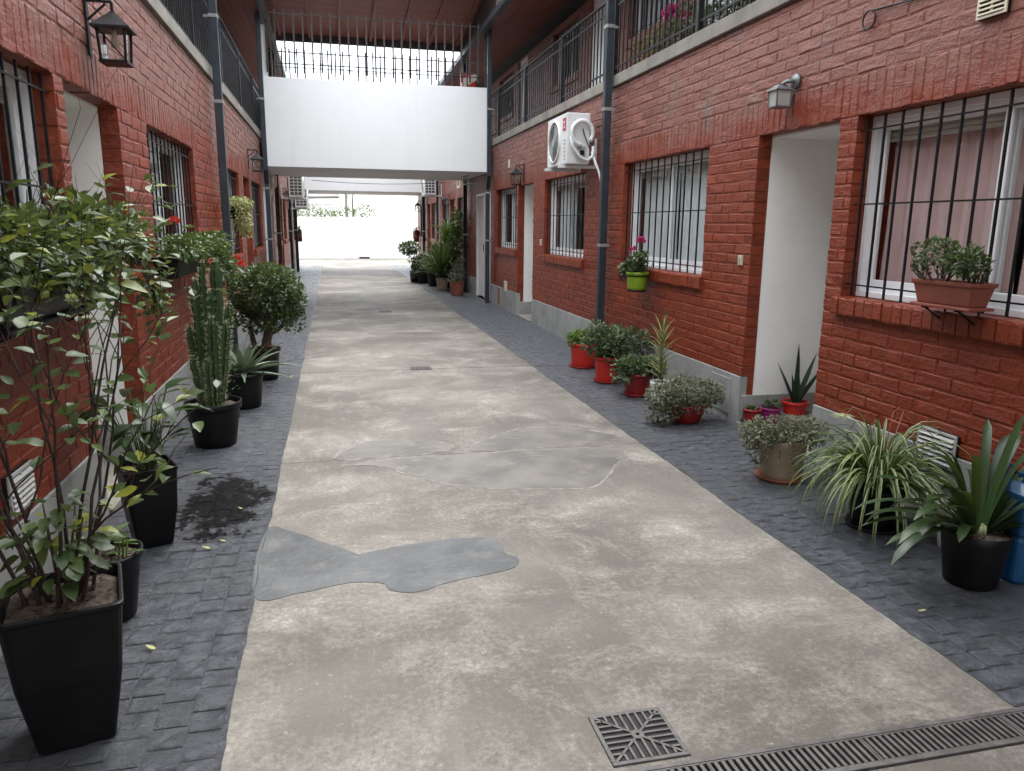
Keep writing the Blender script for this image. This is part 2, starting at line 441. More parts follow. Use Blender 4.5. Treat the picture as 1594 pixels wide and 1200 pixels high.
# ------------------------------------------------------------------ mesh builder
class MB:
    def __init__(self):
        self.v, self.f, self.mi = [], [], []

    def add(self, verts, faces, mi=0):
        o = len(self.v)
        self.v.extend(tuple(p) for p in verts)
        self.f.extend(tuple(i + o for i in q) for q in faces)
        self.mi.extend([mi] * len(faces))

    def box(self, x0, x1, y0, y1, z0, z1, mi=0):
        x0, x1 = min(x0, x1), max(x0, x1)
        y0, y1 = min(y0, y1), max(y0, y1)
        z0, z1 = min(z0, z1), max(z0, z1)
        self.add([(x0, y0, z0), (x1, y0, z0), (x1, y1, z0), (x0, y1, z0), (x0, y0, z1), (x1, y0, z1), (x1, y1, z1), (x0, y1, z1)],
                 [(0, 3, 2, 1), (4, 5, 6, 7), (0, 1, 5, 4), (1, 2, 6, 5), (2, 3, 7, 6), (3, 0, 4, 7)], mi)

    def hexa(self, p, mi=0):
        """eight points, bottom ring then top ring"""
        self.add(p, [(0, 3, 2, 1), (4, 5, 6, 7), (0, 1, 5, 4), (1, 2, 6, 5), (2, 3, 7, 6), (3, 0, 4, 7)], mi)

    def bar(self, a, b, w, h=None, mi=0, up=(0, 0, 1)):
        """square bar from a to b"""
        h = h or w
        a, b = Vector(a), Vector(b)
        d = (b - a).normalized()
        u = Vector(up)
        if abs(d.dot(u)) > 0.95:
            u = Vector((0, 1, 0))
        s = d.cross(u).normalized()
        t = s.cross(d)
        P = []
        for c in (a, b):
            for i, j in ((-1, -1), (1, -1), (1, 1), (-1, 1)):
                P.append(c + s * (i * w / 2) + t * (j * h / 2))
        self.add(P, [(0, 1, 2, 3), (7, 6, 5, 4), (0, 4, 5, 1), (1, 5, 6, 2), (2, 6, 7, 3), (3, 7, 4, 0)], mi)

    def tube(self, pts, rad, n=8, mi=0, caps=True):
        pts = [Vector(p) for p in pts]
        if isinstance(rad, (int, float)):
            rad = [rad] * len(pts)
        V, F = [], []
        prev = None
        for i, p in enumerate(pts):
            d = (pts[min(i + 1, len(pts) - 1)] - pts[max(i - 1, 0)])
            d = d.normalized() if d.length > 1e-9 else Vector((0, 0, 1))
            if prev is None:
                u = Vector((0, 0, 1)) if abs(d.z) < 0.9 else Vector((1, 0, 0))
                s = d.cross(u).normalized()
            else:
                s = (prev - d * prev.dot(d)).normalized()
            prev = s
            t = d.cross(s)
            for k in range(n):
                a = 2 * math.pi * k / n
                V.append(p + (s * math.cos(a) + t * math.sin(a)) * rad[i])
        for i in range(len(pts) - 1):
            for k in range(n):
                k2 = (k + 1) % n
                F.append((i * n + k, i * n + k2, (i + 1) * n + k2, (i + 1) * n + k))
        if caps:
            F.append(tuple(range(n - 1, -1, -1)))
            F.append(tuple((len(pts) - 1) * n + k for k in range(n)))
        self.add(V, F, mi)

    def lathe(self, prof, c=(0, 0, 0), n=24, mi=0, axis='z'):
        """profile of (radius, height) round an axis through c"""
        V, F = [], []
        for r, z in prof:
            for k in range(n):
                a = 2 * math.pi * k / n
                x, y = r * math.cos(a), r * math.sin(a)
                if axis == 'z':
                    V.append((c[0] + x, c[1] + y, c[2] + z))
                elif axis == 'x':
                    V.append((c[0] + z, c[1] + x, c[2] + y))
                else:
                    V.append((c[0] + x, c[1] + z, c[2] + y))
        for i in range(len(prof) - 1):
            for k in range(n):
                k2 = (k + 1) % n
                F.append((i * n + k, i * n + k2, (i + 1) * n + k2, (i + 1) * n + k))
        self.add(V, F, mi)

    def rings(self, rings, mi=0, cap0=False, cap1=False):
        n = len(rings[0])
        V = [p for r in rings for p in r]
        F = []
        for i in range(len(rings) - 1):
            for k in range(n):
                k2 = (k + 1) % n
                F.append((i * n + k, i * n + k2, (i + 1) * n + k2, (i + 1) * n + k))
        if cap0:
            F.append(tuple(range(n - 1, -1, -1)))
        if cap1:
            F.append(tuple((len(rings) - 1) * n + k for k in range(n)))
        self.add(V, F, mi)

    def leaf(self, p, d, nrm, L, W, fold=0.25, mi=0, tip=0.55):
        """small pointed leaf: six points folded along its midrib"""
        p, d = Vector(p), Vector(d).normalized()
        s = d.cross(Vector(nrm))
        s = s.normalized() if s.length > 1e-6 else Vector((1, 0, 0))
        n = s.cross(d).normalized()
        e = fold * W
        self.add([p, p + d * L * 0.3 + s * W * 0.42 + n * e, p + d * L * tip + s * W * 0.5 + n * e, p + d * L - n * e * 0.5,
                  p + d * L * tip - s * W * 0.5 + n * e, p + d * L * 0.3 - s * W * 0.42 + n * e, p + d * L * 0.5],
                 [(0, 1, 6), (1, 2, 6), (2, 3, 6), (3, 4, 6), (4, 5, 6), (5, 0, 6)], mi)

    def blade(self, p, d, up, L, W, bend=0.6, seg=8, fold=0.2, taper=1.0, mi=0, mi_edge=None, base=0.5, round_tip=False):
        """long strap leaf bending towards the ground"""
        p, d = Vector(p), Vector(d).normalized()
        V, F, MI = [], [], []
        q = p.copy()
        for i in range(seg + 1):
            t = i / seg
            s = d.cross(Vector((0, 0, 1)))
            s = s.normalized() if s.length > 1e-4 else Vector((1, 0, 0))
            n = s.cross(d).normalized()
            w = W * (base + (1 - base) * min(1, t * 4))
            if round_tip:
                w *= math.sqrt(max(0.0, 1 - max(0, (t - 0.78) / 0.22) ** 2)) if t > 0.78 else 1
            else:
                w *= max(0.0, 1 - t ** (1.5 * taper + 0.7))
            w = max(w, W * 0.04)
            e = n * (fold * w)
            if mi_edge is None:
                V += [q - s * w / 2 + e, q.copy(), q + s * w / 2 + e]
            else:
                V += [q - s * w / 2 + e, q - s * w / 5, q + s * w / 5, q + s * w / 2 + e]
            step = L / seg
            q = q + d * step
            d = (d + Vector((0, 0, -1)) * bend * step / L * (0.4 + 1.6 * t)).normalized()
        k = 3 if mi_edge is None else 4
        for i in range(seg):
            for j in range(k - 1):
                F.append((i * k + j, i * k + j + 1, (i + 1) * k + j + 1, (i + 1) * k + j))
                MI.append(mi if (mi_edge is None or j == 1) else mi_edge)
        o = len(self.v)
        self.v.extend(tuple(x) for x in V)
        self.f.extend(tuple(i + o for i in q2) for q2 in F)
        self.mi.extend(MI)

    def mesh(self, name, mats, smooth=False):
        me = bpy.data.meshes.new(name)
        me.from_pydata(self.v, [], self.f)
        for m in (mats if isinstance(mats, (list, tuple)) else [mats]):
            me.materials.append(m)
        if any(self.mi):
            me.polygons.foreach_set('material_index', self.mi)
        if smooth:
            me.polygons.foreach_set('use_smooth', [True] * len(me.polygons))
        me.update()
        return me

    def build(self, name, mats, parent=None, smooth=False, world=True, bevel=0.0):
        me = self.mesh(name, mats, smooth)
        o = bpy.data.objects.new(name, me)
        COL.objects.link(o)
        if parent is not None:
            o.parent = parent
            if world:
                off = abs_loc(parent)
                if off.length > 0:
                    me.transform(Matrix.Translation(-off))
        if bevel:
            b = o.modifiers.new('bevel', 'BEVEL')
            b.width = bevel
            b.segments = 2
            b.limit_method = 'ANGLE'
        return o

def abs_loc(o):
    v = Vector((0, 0, 0))
    while o is not None:
        v += o.location
        o = o.parent
    return v

def thing(name, label, cat, loc=(0, 0, 0), group=None, rz=0.0):
    o = bpy.data.objects.new(name, None)
    o.empty_display_size = 0.1
    COL.objects.link(o)
    o.location = loc
    o.rotation_euler = (0, 0, rz)
    tag(o, label, cat, group)
    return o

def tag(o, label=None, cat=None, group=None, kind=None):
    for k, v in (('label', label), ('category', cat), ('group', group), ('kind', kind)):
        if v:
            o[k] = v
    return o

def kids(o):
    return KID.get(o.name, [])

KID = {}
def copy_tree(o, loc, label=None, rz=None, scale=None):
    """a thing with its parts and sub-parts"""
    ch = {}
    for x in COL.objects:
        if x.parent is not None:
            ch.setdefault(x.parent.name, []).append(x)
    def rec(src, par):
        c = src.copy()
        COL.objects.link(c)
        c.parent = par
        for k in ch.get(src.name, []):
            rec(k, c)
        return c
    r = rec(o, None)
    r.location = loc
    if rz is not None:
        r.rotation_euler = (0, 0, rz)
    if scale is not None:
        r.scale = scale
    if label:
        r['label'] = label
    return r

def inst(name, me, parent, loc, scale=(1, 1, 1), mat3=None):
    """one more piece sharing mesh data; loc in world space"""
    o = bpy.data.objects.new(name, me)
    COL.objects.link(o)
    o.parent = parent
    l = Vector(loc) - (abs_loc(parent) if parent else Vector((0, 0, 0)))
    if mat3 is not None:
        o.matrix_basis = Matrix.Translation(l) @ mat3.to_4x4() @ Matrix.Diagonal((*scale, 1))
    else:
        o.location = l
        o.scale = scale
    return o

CAM_INV = [[CAM_R[j][i] for j in range(3)] for i in range(3)]
def proj(p):
    d = (p[0], p[1], p[2] - CAM_H)
    c = [sum(CAM_INV[i][j] * d[j] for j in range(3)) for i in range(3)]
    if c[2] > -0.2:
        return None
    return 797 + 1180 * c[0] / -c[2], 600 - 1180 * c[1] / -c[2], -c[2]

def in_view(p, m=40):
    q = proj(p)
    return q is not None and -m < q[0] < 1594 + m and -m < q[1] < 1200 + m

def frame3(d, n):
    """rotation whose y axis is d and z axis near n"""
    d = Vector(d).normalized()
    s = d.cross(Vector(n))
    s = s.normalized() if s.length > 1e-6 else d.orthogonal().normalized()
    n2 = s.cross(d)
    return Matrix((s, d, n2)).transposed()

R = random.Random(7)
XW = {1: 3.03, -1: -1.2}
def X(s, d):
    return XW[s] + s * d

YA, YB = -5.0, 28.0          # extent of the two blocks along the passage
Z_TOP = 2.97
LANE0, LANE1 = -0.375, 2.09

# ------------------------------------------------------------------ ground
g = MB(); g.box(-60, 60, -40, 120, -0.6, -0.16)
tag(g.build('ground', M['earth']), kind='structure')

drive = MB(); drive.box(LANE0 - 0.02, LANE1 + 0.02, -8, 28.6, -0.15, -0.03)
drive = tag(drive.build('driveway', M['concrete']), kind='structure')
joints = [-8, -1.35, 1.6, 1.74, 4.84, 7.93, 11.0, 14.1, 17.2, 20.3, 23.4, 26.4, 28.6]
for a, b in zip(joints[:-1], joints[1:]):
    if abs(a - 1.6) < 0.01:
        continue
    sl = MB(); dz = R.uniform(-0.001, 0.001)
    sl.box(LANE0 + 0.002, LANE1 - 0.002, a + 0.004, b - 0.004, -0.1, dz)
    sl.build('concrete_slab', M['concrete'], drive)
yard = MB(); yard.box(-14, 16, 28.604, 35.0, -0.15, -0.002)
tag(yard.build('courtyard_paving', M['concrete']), kind='structure')

def blob_sheet(name, mat, pts, z0, z1, cuts=6, jit=0.003, seed=1, label=None):
    r = random.Random(seed)
    P = []
    n = len(pts)
    for i in range(n):
        p0, p1, p2, p3 = (Vector((*pts[(i + k) % n], 0)) for k in (-1, 0, 1, 2))
        for k in range(cuts):
            t = k / cuts
            q = 0.5 * ((2 * p1) + (p2 - p0) * t + (2 * p0 - 5 * p1 + 4 * p2 - p3) * t * t + (3 * p1 - p0 - 3 * p2 + p3) * t ** 3)
            P.append((q.x + r.uniform(-jit, jit), q.y + r.uniform(-jit, jit)))
    cx = sum(p[0] for p in P) / len(P); cy = sum(p[1] for p in P) / len(P)
    m = MB()
    m.rings([[(x, y, z0) for x, y in P], [(x, y, z1) for x, y in P]], cap1=True)
    return tag(m.build(name, mat), kind='structure')

blob_sheet('cement_patch', M['patch'], [(-0.372, 3.74), (-0.24, 3.68), (-0.07, 3.5), (0.05, 3.37), (0.1, 3.36), (0.32, 3.42), (0.66, 3.43), (0.74, 3.33),
           (0.735, 3.22), (0.78, 3.16), (0.72, 3.06), (0.44, 2.99), (0.3, 2.93), (0.19, 2.96), (0.15, 3.04), (0.01, 3.07), (-0.18, 3.02), (-0.372, 3.04)], -0.004, 0.0026, seed=3)
BIG = [(0.02, 4.72), (0.25, 4.66), (0.42, 4.45), (0.62, 4.25), (0.85, 4.12), (1.15, 4.06), (1.4, 4.02), (1.55, 4.14), (1.72, 4.4), (1.88, 4.62), (1.8, 4.76), (1.3, 4.81), (0.8, 4.8), (0.35, 4.79)]
UPPER = [(0.85, 4.9), (1.1, 5.2), (1.35, 5.38), (1.62, 5.36), (1.85, 5.2), (1.98, 5.0), (1.7, 4.9), (1.25, 4.87)]
SIDE = [(-0.02, 4.88), (0.12, 5.16), (0.32, 5.28), (0.42, 5.2), (0.62, 5.18), (0.74, 5.06), (0.7, 4.92), (0.35, 4.86)]
def grown(pts, k):
    cx = sum(p[0] for p in pts) / len(pts); cy = sum(p[1] for p in pts) / len(pts)
    return [(x + (x - cx) / max(.2, abs(x - cx) + abs(y - cy)) * k, y + (y - cy) / max(.2, abs(x - cx) + abs(y - cy)) * k) for x, y in pts]
for k, pts in enumerate((BIG, UPPER, SIDE)):
    blob_sheet('lime_stain', M['rim'], grown(pts, 0.022), -0.004, 0.0016, seed=30 + k, jit=0.007)
    blob_sheet('cement_patch', M['patch2'], pts, -0.003, 0.0024, seed=5 + k, jit=0.005)

def paving_variant(k):
    r = random.Random(100 + k)
    m = MB()
    xs = [-0.5, -0.44, -0.15, 0.16, 0.44, 0.5]
    V, F = [], []
    for j, y in enumerate(xs):
        for i, x in enumerate(xs):
            edge = i in (0, 5) or j in (0, 5)
            V.append((x, y, (-0.0028 if edge else r.uniform(-0.0022, 0.0028))))
    n = 6
    for j in range(5):
        for i in range(5):
            F.append((j * n + i, j * n + i + 1, (j + 1) * n + i + 1, (j + 1) * n + i))
    m.add(V, F)
    lo = len(m.v)
    ringi = [i for i in range(6)] + [6 * j + 5 for j in range(1, 6)] + [30 + i for i in range(4, -1, -1)] + [6 * j for j in range(4, 0, -1)]
    m.v.extend((V[i][0], V[i][1], -0.03) for i in ringi)
    for k2 in range(len(ringi)):
        k3 = (k2 + 1) % len(ringi)
        m.f.append((ringi[k2], lo + k2, lo + k3, ringi[k3])); m.mi.append(0)
    return m

PV = [paving_variant(k) for k in range(8)]
PVM = [m.mesh('paving_stone', M['paving']) for m in PV]

def pavement(x0, x1, cols, label_seed, y1):
    base = MB(); base.box(x0, x1, -8, y1, -0.15, -0.0045)
    par = tag(base.build('pavement', M['paving']), kind='structure')
    r = random.Random(label_seed)
    cells = []
    w = (x1 - x0) / cols
    for c in range(cols):
        y = 1.0 + r.uniform(0, 0.1)
        while y < y1 - 0.12:
            h = r.choice((0.085, 0.1, 0.1, 0.115, 0.13))
            nxt = y + h
            # the wide joints run across every three metres
            for J in (4.82, 7.93, 11.0, 14.1, 17.2, 20.3, 23.4, 26.4):
                if y < J < nxt + 0.03:
                    nxt = J
            if nxt - y > 0.04:
                cells.append((x0 + w * (c + 0.5) + r.uniform(-0.003, 0.003), (y + nxt) / 2, w - r.uniform(0.001, 0.005), nxt - y - r.uniform(0.003, 0.007) - (0.016 if nxt in (4.82, 7.93, 11.0, 14.1) else 0)))
            y = nxt
    def key(c):
        q = proj((c[0], c[1], 0))
        if q is None or not (-30 < q[0] < 1624 and -30 < q[1] < 1230):
            return 0
        return c[2] * c[3] / q[2] ** 3
    cells.sort(key=key, reverse=True)
    for c in cells[:300]:
        tilt = Matrix.Rotation(r.uniform(-0.012, 0.012), 3, 'X') @ Matrix.Rotation(r.uniform(-0.012, 0.012), 3, 'Y')
        inst('paving_stone', r.choice(PVM), par, (c[0], c[1], 0.001 + r.uniform(-0.0012, 0.0012)), (c[2], c[3], 1), tilt)
    m = MB()
    for c in cells[300:]:
        v = r.choice(PV)
        z = r.uniform(-0.001, 0.002)
        m.add([(c[0] + p[0] * c[2], c[1] + p[1] * c[3], z + p[2]) for p in v.v], v.f)
    tag(m.build('paving_stone', M['paving'], par), kind='stuff')
    return par

def paint_edge(x, side, seed):
    """the slate coating runs unevenly over the lane's edge"""
    r = random.Random(seed)
    m = MB(); V = []; F = []
    y = 1.75; k = 0
    while y < 24:
        w = 0.012 + 0.014 * mnoise.noise((seed, y * 1.3, 0)) + 0.008 * mnoise.noise((seed, y * 7, 3)) + r.uniform(-.002, .002)
        V += [(x - side * 0.004, y, 0.0012), (x + side * max(.001, w), y, 0.0032), (x + side * max(.001, w), y, -0.002)]
        if k:
            a = 3 * (k - 1)
            F += [(a, a + 1, a + 4, a + 3), (a + 1, a + 2, a + 5, a + 4)]
        y += 0.035; k += 1
    m.add(V, F)
    return m
pavement(XW[-1] + 0.001, LANE0 - 0.002, 8, 11, 28.55)
paint_edge(LANE0 - 0.002, 1, 3).build('painted_edge', M['paving'], bpy.data.objects['pavement'])
pavement(LANE1 + 0.002, XW[1] - 0.001, 9, 12, 28.55)
paint_edge(LANE1 + 0.002, -1, 8).build('painted_edge', M['paving'], bpy.data.objects['pavement.001'])

# ------------------------------------------------------------------ apartment blocks
def brick_variant(k):
    r = random.Random(500 + k)
    ys, zs = (-0.5, -0.472, 0.0, 0.472, 0.5), (-0.5, -0.4, 0.4, 0.5)
    V, F = [], []
    ny, nz = len(ys), len(zs)
    for j, z in enumerate(zs):
        for i, y in enumerate(ys):
            e = (i in (0, ny - 1)) or (j in (0, nz - 1))
            V.append(((0.0032 if e else 0.0) + r.uniform(-0.0018, 0.0018), y + (r.uniform(-0.006, 0.006)), z + r.uniform(-0.03, 0.03)))
    for j in range(nz - 1):
        for i in range(ny - 1):
            F.append((j * ny + i, (j + 1) * ny + i, (j + 1) * ny + i + 1, j * ny + i + 1))
    ring = [i for i in range(ny)] + [ny * j + ny - 1 for j in range(1, nz)] + [ny * (nz - 1) + i for i in range(ny - 2, -1, -1)] + [ny * j for j in range(nz - 2, 0, -1)]
    lo = len(V)
    V += [(0.1, V[i][1], V[i][2]) for i in ring]
    for a in range(len(ring)):
        b = (a + 1) % len(ring)
        F.append((ring[a], ring[b], lo + b, lo + a))
    m = MB(); m.add(V, F)
    return m
BV = [brick_variant(k) for k in range(10)]
BVM = [m.mesh('brick', M['brick']) for m in BV]

COURSE = 0.077
def courses(y0, y1, z0, z1, holes, r, blen=0.24):
    """running bond rectangles (yc, zc, w, h) clipped round the holes (y0, y1, z0, z1)"""
    out = []
    k = 0
    z = z0
    while z < z1 - 0.02:
        zt = min(z + COURSE, z1)
        cuts = sorted((h[0], h[1]) for h in holes if h[2] < zt - 0.012 and h[3] > z + 0.012)
        spans = []
        a = y0
        for c0, c1 in cuts:
            if c0 > a:
                spans.append((a, c0))
            a = max(a, c1)
        if a < y1:
            spans.append((a, y1))
        off = (k % 2) * (blen + 0.01) / 2 + r.uniform(-0.012, 0.012)
        for a, b in spans:
            t = y0 - off
            n = int((a - t) // (blen + 0.01))
            t += n * (blen + 0.01)
            while t < b:
                p, q = max(a, t), min(b, t + blen)
                if q - p > 0.03:
                    out.append(((p + q) / 2, (z + zt) / 2 + r.uniform(-0.002, 0.002), q - p, zt - z - r.uniform(0.005, 0.011)))
                t += blen + 0.01
        z = zt
        k += 1
    return out

def wall_boxes(mb, s, d0, d1, y0, y1, z0, z1, holes):
    ys = sorted({y0, y1, *[h[0] for h in holes], *[h[1] for h in holes]})
    ys = [y for y in ys if y0 <= y <= y1]
    for a, b in zip(ys[:-1], ys[1:]):
        c = (a + b) / 2
        hs = sorted((h[2], h[3]) for h in holes if h[0] < c < h[1])
        z = z0
        for q0, q1 in hs:
            if q0 > z:
                mb.box(X(s, d0), X(s, d1), a, b, z, q0)
            z = max(z, q1)
        if z < z1:
            mb.box(X(s, d0), X(s, d1), a, b, z, z1)

bar_me = {}
def vbar_mesh(key, mat):
    if key not in bar_me:
        m = MB(); m.box(-0.5, 0.5, -0.5, 0.5, -0.5, 0.5)
        bar_me[key] = m.mesh('bar', mat)
    return bar_me[key]

def curtain(s, d, y0, y1, z0, z1, amp, waves, seed):
    r = random.Random(seed)
    m = MB()
    n = int(waves * 8)
    ph = [r.uniform(0, 6.28) for _ in range(3)]
    V, F = [], []
    rows = 5
    for j in range(rows + 1):
        t = j / rows
        for i in range(n + 1):
            u = i / n
            a = amp * (0.35 + 0.65 * t)
            dd = a * (math.sin(u * waves * 6.28 + ph[0] + 0.6 * math.sin(t * 2 + ph[1])) + 0.5 * math.sin(u * waves * 2.7 * 6.28 + ph[2] + t))
            V.append((X(s, d + dd), y0 + (y1 - y0) * u + 0.01 * math.sin(t * 4 + u * 9), z1 + (z0 - z1) * t))
    k = n + 1
    for j in range(rows):
        for i in range(n):
            F.append((j * k + i, j * k + i + 1, (j + 1) * k + i + 1, (j + 1) * k + i))
    m.add(V, F)
    return m

def window(par, s, base_d, y0, y1, z0, z1, style, seed, bars=True, sill=True, spacing=0.15, barmat='iron'):
    """sliding window of white aluminium: frame with sashes, panes, curtain, iron grille and brick sill below it"""
    r = random.Random(seed)
    D = base_d
    fr = MB()
    w = 0.035
    da, db = D + 0.10, D + 0.175
    for a, b, c, e in ((y0, y1, z0, z0 + w), (y0, y1, z1 - w, z1), (y0, y0 + w, z0 + w, z1 - w), (y1 - w, y1, z0 + w, z1 - w)):
        fr.box(X(s, da), X(s, db), a, b, c, e)
    win = fr.build('window', M['alu'], par, bevel=0.003)
    mid = (y0 + y1) / 2
    st = 0.048
    for (a, b, dd) in ((y0 + w, mid + 0.03, 0.112), (mid - 0.03, y1 - w, 0.142)):
        sm = MB()
        x0, x1 = X(s, D + dd), X(s, D + dd + 0.024)
        sm.box(x0, x1, a, a + st, z0 + w, z1 - w); sm.box(x0, x1, b - st, b, z0 + w, z1 - w)
        sm.box(x0, x1, a + st, b - st, z0 + w, z0 + w + 0.07); sm.box(x0, x1, a + st, b - st, z1 - w - 0.05, z1 - w)
        sm.build('sash', M['alu'], win, bevel=0.003)
        pm = MB()
        pm.box(X(s, D + dd + 0.01), X(s, D + dd + 0.014), a + st, b - st, z0 + w + 0.07, z1 - w - 0.05)
        pm.build('pane', M['glass'], win)
    if style in ('pink', 'shutter', 'grey'):
        sb = MB()
        for k in range(4):
            zt = z1 - w - 0.005 - k * 0.028
            sb.box(X(s, D + 0.182), X(s, D + 0.19), y0 + w, y1 - w, zt - 0.024, zt)
        sb.build('roller_shutter', M['shutter'], win)
    if style == 'pink':
        curtain(s, D + 0.235, y0 + 0.02, mid - 0.07, z0 - 0.1, z1 - 0.02, 0.03, 6.5, seed).build('curtain', M['pink'], win, smooth=True)
        curtain(s, D + 0.235, mid - 0.03, y1 - 0.05, z0 - 0.1, z1 - 0.02, 0.03, 6.5, seed + 1).build('curtain', M['pink'], win, smooth=True)
    elif style == 'grey':
        curtain(s, D + 0.205, y0 + 0.02, mid - 0.02, z0 - 0.1, z1 - 0.02, 0.006, 9, seed).build('curtain', M['greycur'], win, smooth=True)
        curtain(s, D + 0.225, mid + 0.05, y1 - 0.05, z0 - 0.1, z1 - 0.02, 0.02, 5, seed + 1).build('curtain', M['greycur'], win, smooth=True)
    elif style == 'shutter':
        curtain(s, D + 0.225, mid + 0.1, y1 - 0.05, z0 - 0.1, z1 - 0.02, 0.02, 4, seed + 1).build('curtain', M['greycur'], win, smooth=True)
    if bars:
        me = vbar_mesh('iron', M[barmat])
        n = max(3, int(round((y1 - y0 - 0.1) / spacing)))
        for k in range(n + 1):
            y = y0 + 0.05 + (y1 - y0 - 0.1) * k / n
            inst('grille_bar', me, win, (X(s, D + 0.035), y, (z0 + z1) / 2), (0.011, 0.011, z1 - z0 - 0.015))
        for zf in (0.07, 0.52, 0.92):
            z = z0 + (z1 - z0) * zf
            inst('grille_rail', me, win, (X(s, D + 0.026), (y0 + y1) / 2, z), (0.005, y1 - y0 + 0.004, 0.009))
    if sill:
        # rowlock bricks of the sill, sloping outwards a little
        n = int((y1 - y0 + 0.08) / 0.075)
        ww = (y1 - y0 + 0.08) / n
        for k in range(n):
            yc = y0 - 0.04 + ww * (k + 0.5)
            inst('brick', BVM[(k * 7 + seed) % 10], win, (X(s, -0.042 + D + r.uniform(-0.004, 0.004)), yc, z0 - 0.056 + r.uniform(-0.002, 0.002)),
                 (s * 1.45, ww - 0.006, 0.104))
        sm = MB(); sm.box(X(s, D - 0.028), X(s, D + 0.16), y0 - 0.03, y1 + 0.03, z0 - 0.1, z0 - 0.003)
        sm.build('sill', M['brick'], win)
    return win

def vestibule(par, s, y0, y1, z1):
    """an entrance recess: white plaster inside, a step, and the flat's door at its back"""
    m = MB()
    e = 0.007
    m.box(X(s, 0.105), X(s, 1.22), y1 - e, y1 + 0.09, 0.02, z1)
    m.box(X(s, 0.105), X(s, 1.22), y0 - 0.09, y0 + e, 0.02, z1)
    m.box(X(s, 1.22), X(s, 1.3), y0 - 0.09, y1 + 0.09, 0.02, z1 + 0.06)
    m.box(X(s, 0.105), X(s, 1.22), y0 - 0.09, y1 + 0.09, z1 - e, z1 + 0.06)
    v = m.build('entrance_recess', M['plaster'], par)
    st = MB(); st.box(X(s, -0.03), X(s, 1.24), y0 + 0.002, y1 - 0.002, -0.02, 0.03)
    st.build('doorstep', M['ledge'], v, bevel=0.006)
    for a, c in ((y1 - 0.014, y1 + 0.02), (y0 - 0.02, y0 + 0.014)):
        st = MB(); st.box(X(s, 0.012), X(s, 1.2), a, c, 0.031, 0.235); st.build('skirting', M['plinth'], v, bevel=0.003)
    dm = MB(); dm.box(X(s, 1.185), X(s, 1.216), y0 + 0.06, y1 - 0.06, 0.034, z1 - 0.1)
    dm.build('door', M['alu'], v, bevel=0.004)
    h = MB(); h.bar((X(s, 1.15), y0 + 0.12, 1.15), (X(s, 1.15), y0 + 0.24, 1.15), 0.018); h.bar((X(s, 1.15), y0 + 0.13, 1.15), (X(s, 1.186), y0 + 0.13, 1.15), 0.016)
    h.build('handle', M['strap'], v)

def panel_door(par, s, y0, y1, z1):
    m = MB()
    for a, b in ((y0, y0 + 0.05), (y1 - 0.05, y1)):
        m.box(X(s, 0.0), X(s, 0.12), a, b, 0.0, z1)
    m.box(X(s, 0.0), X(s, 0.12), y0 + 0.05, y1 - 0.05, z1 - 0.05, z1)
    d = m.build('door_frame', M['alu'], par, bevel=0.004)
    mid = y0 + (y1 - y0) * 0.52
    l = MB(); l.box(X(s, 0.055), X(s, 0.09), mid + 0.004, y1 - 0.052, 0.02, z1 - 0.055)
    l.build('door', M['plaster'], d, bevel=0.004)
    l = MB(); l.box(X(s, 0.02), X(s, 0.06), y0 + 0.052, mid - 0.002, 0.02, z1 - 0.055)
    l.build('door', M['alu'], d, bevel=0.004)
    h = MB(); h.box(X(s, 0.02), X(s, 0.056), mid + 0.05, mid + 0.08, 0.98, 1.12)
    h.build('handle', M['iron'], d)

ZW0, ZW1 = 1.10, 2.15
GROUND = {
    1: dict(win=[(2.18, 4.09, 'pink', 0.14), (5.93, 7.82, 'grey', 0.15), (9.1, 10.95, 'shutter', 0.155), (12.68, 14.34, 'dark', 0.15), (17.6, 18.95, 'dark', 0.15), (20.35, 21.6, 'dark', 0.15), (22.6, 24.1, 'dark', 0.15), (25.6, 27.1, 'dark', 0.15)],
            door=[(4.25, 5.17), (11.57, 12.57), (19.3, 20.15), (24.3, 25.1)], panel=[(14.85, 16.43)]),
    -1: dict(win=[(2.1, 4.0, 'shutter', 0.14), (5.8, 7.6, 'dark', 0.14), (9.2, 11.1, 'grey', 0.15), (12.75, 14.4, 'dark', 0.15), (17.9, 19.2, 'dark', 0.15), (20.6, 21.8, 'dark', 0.15), (22.8, 24.2, 'dark', 0.15), (25.8, 27.2, 'dark', 0.15)],
            door=[(4.12, 5.08), (11.65, 12.5), (19.5, 20.3), (24.4, 25.2)], panel=[(14.9, 16.4)]),
}
SOLDIER0, SOLDIER1 = 2.15, 2.15 + 3 * COURSE
UP_D = 1.07       # the upper storey stands back behind its balcony
Z_FLOOR = 3.05
Z_UP1 = 5.02

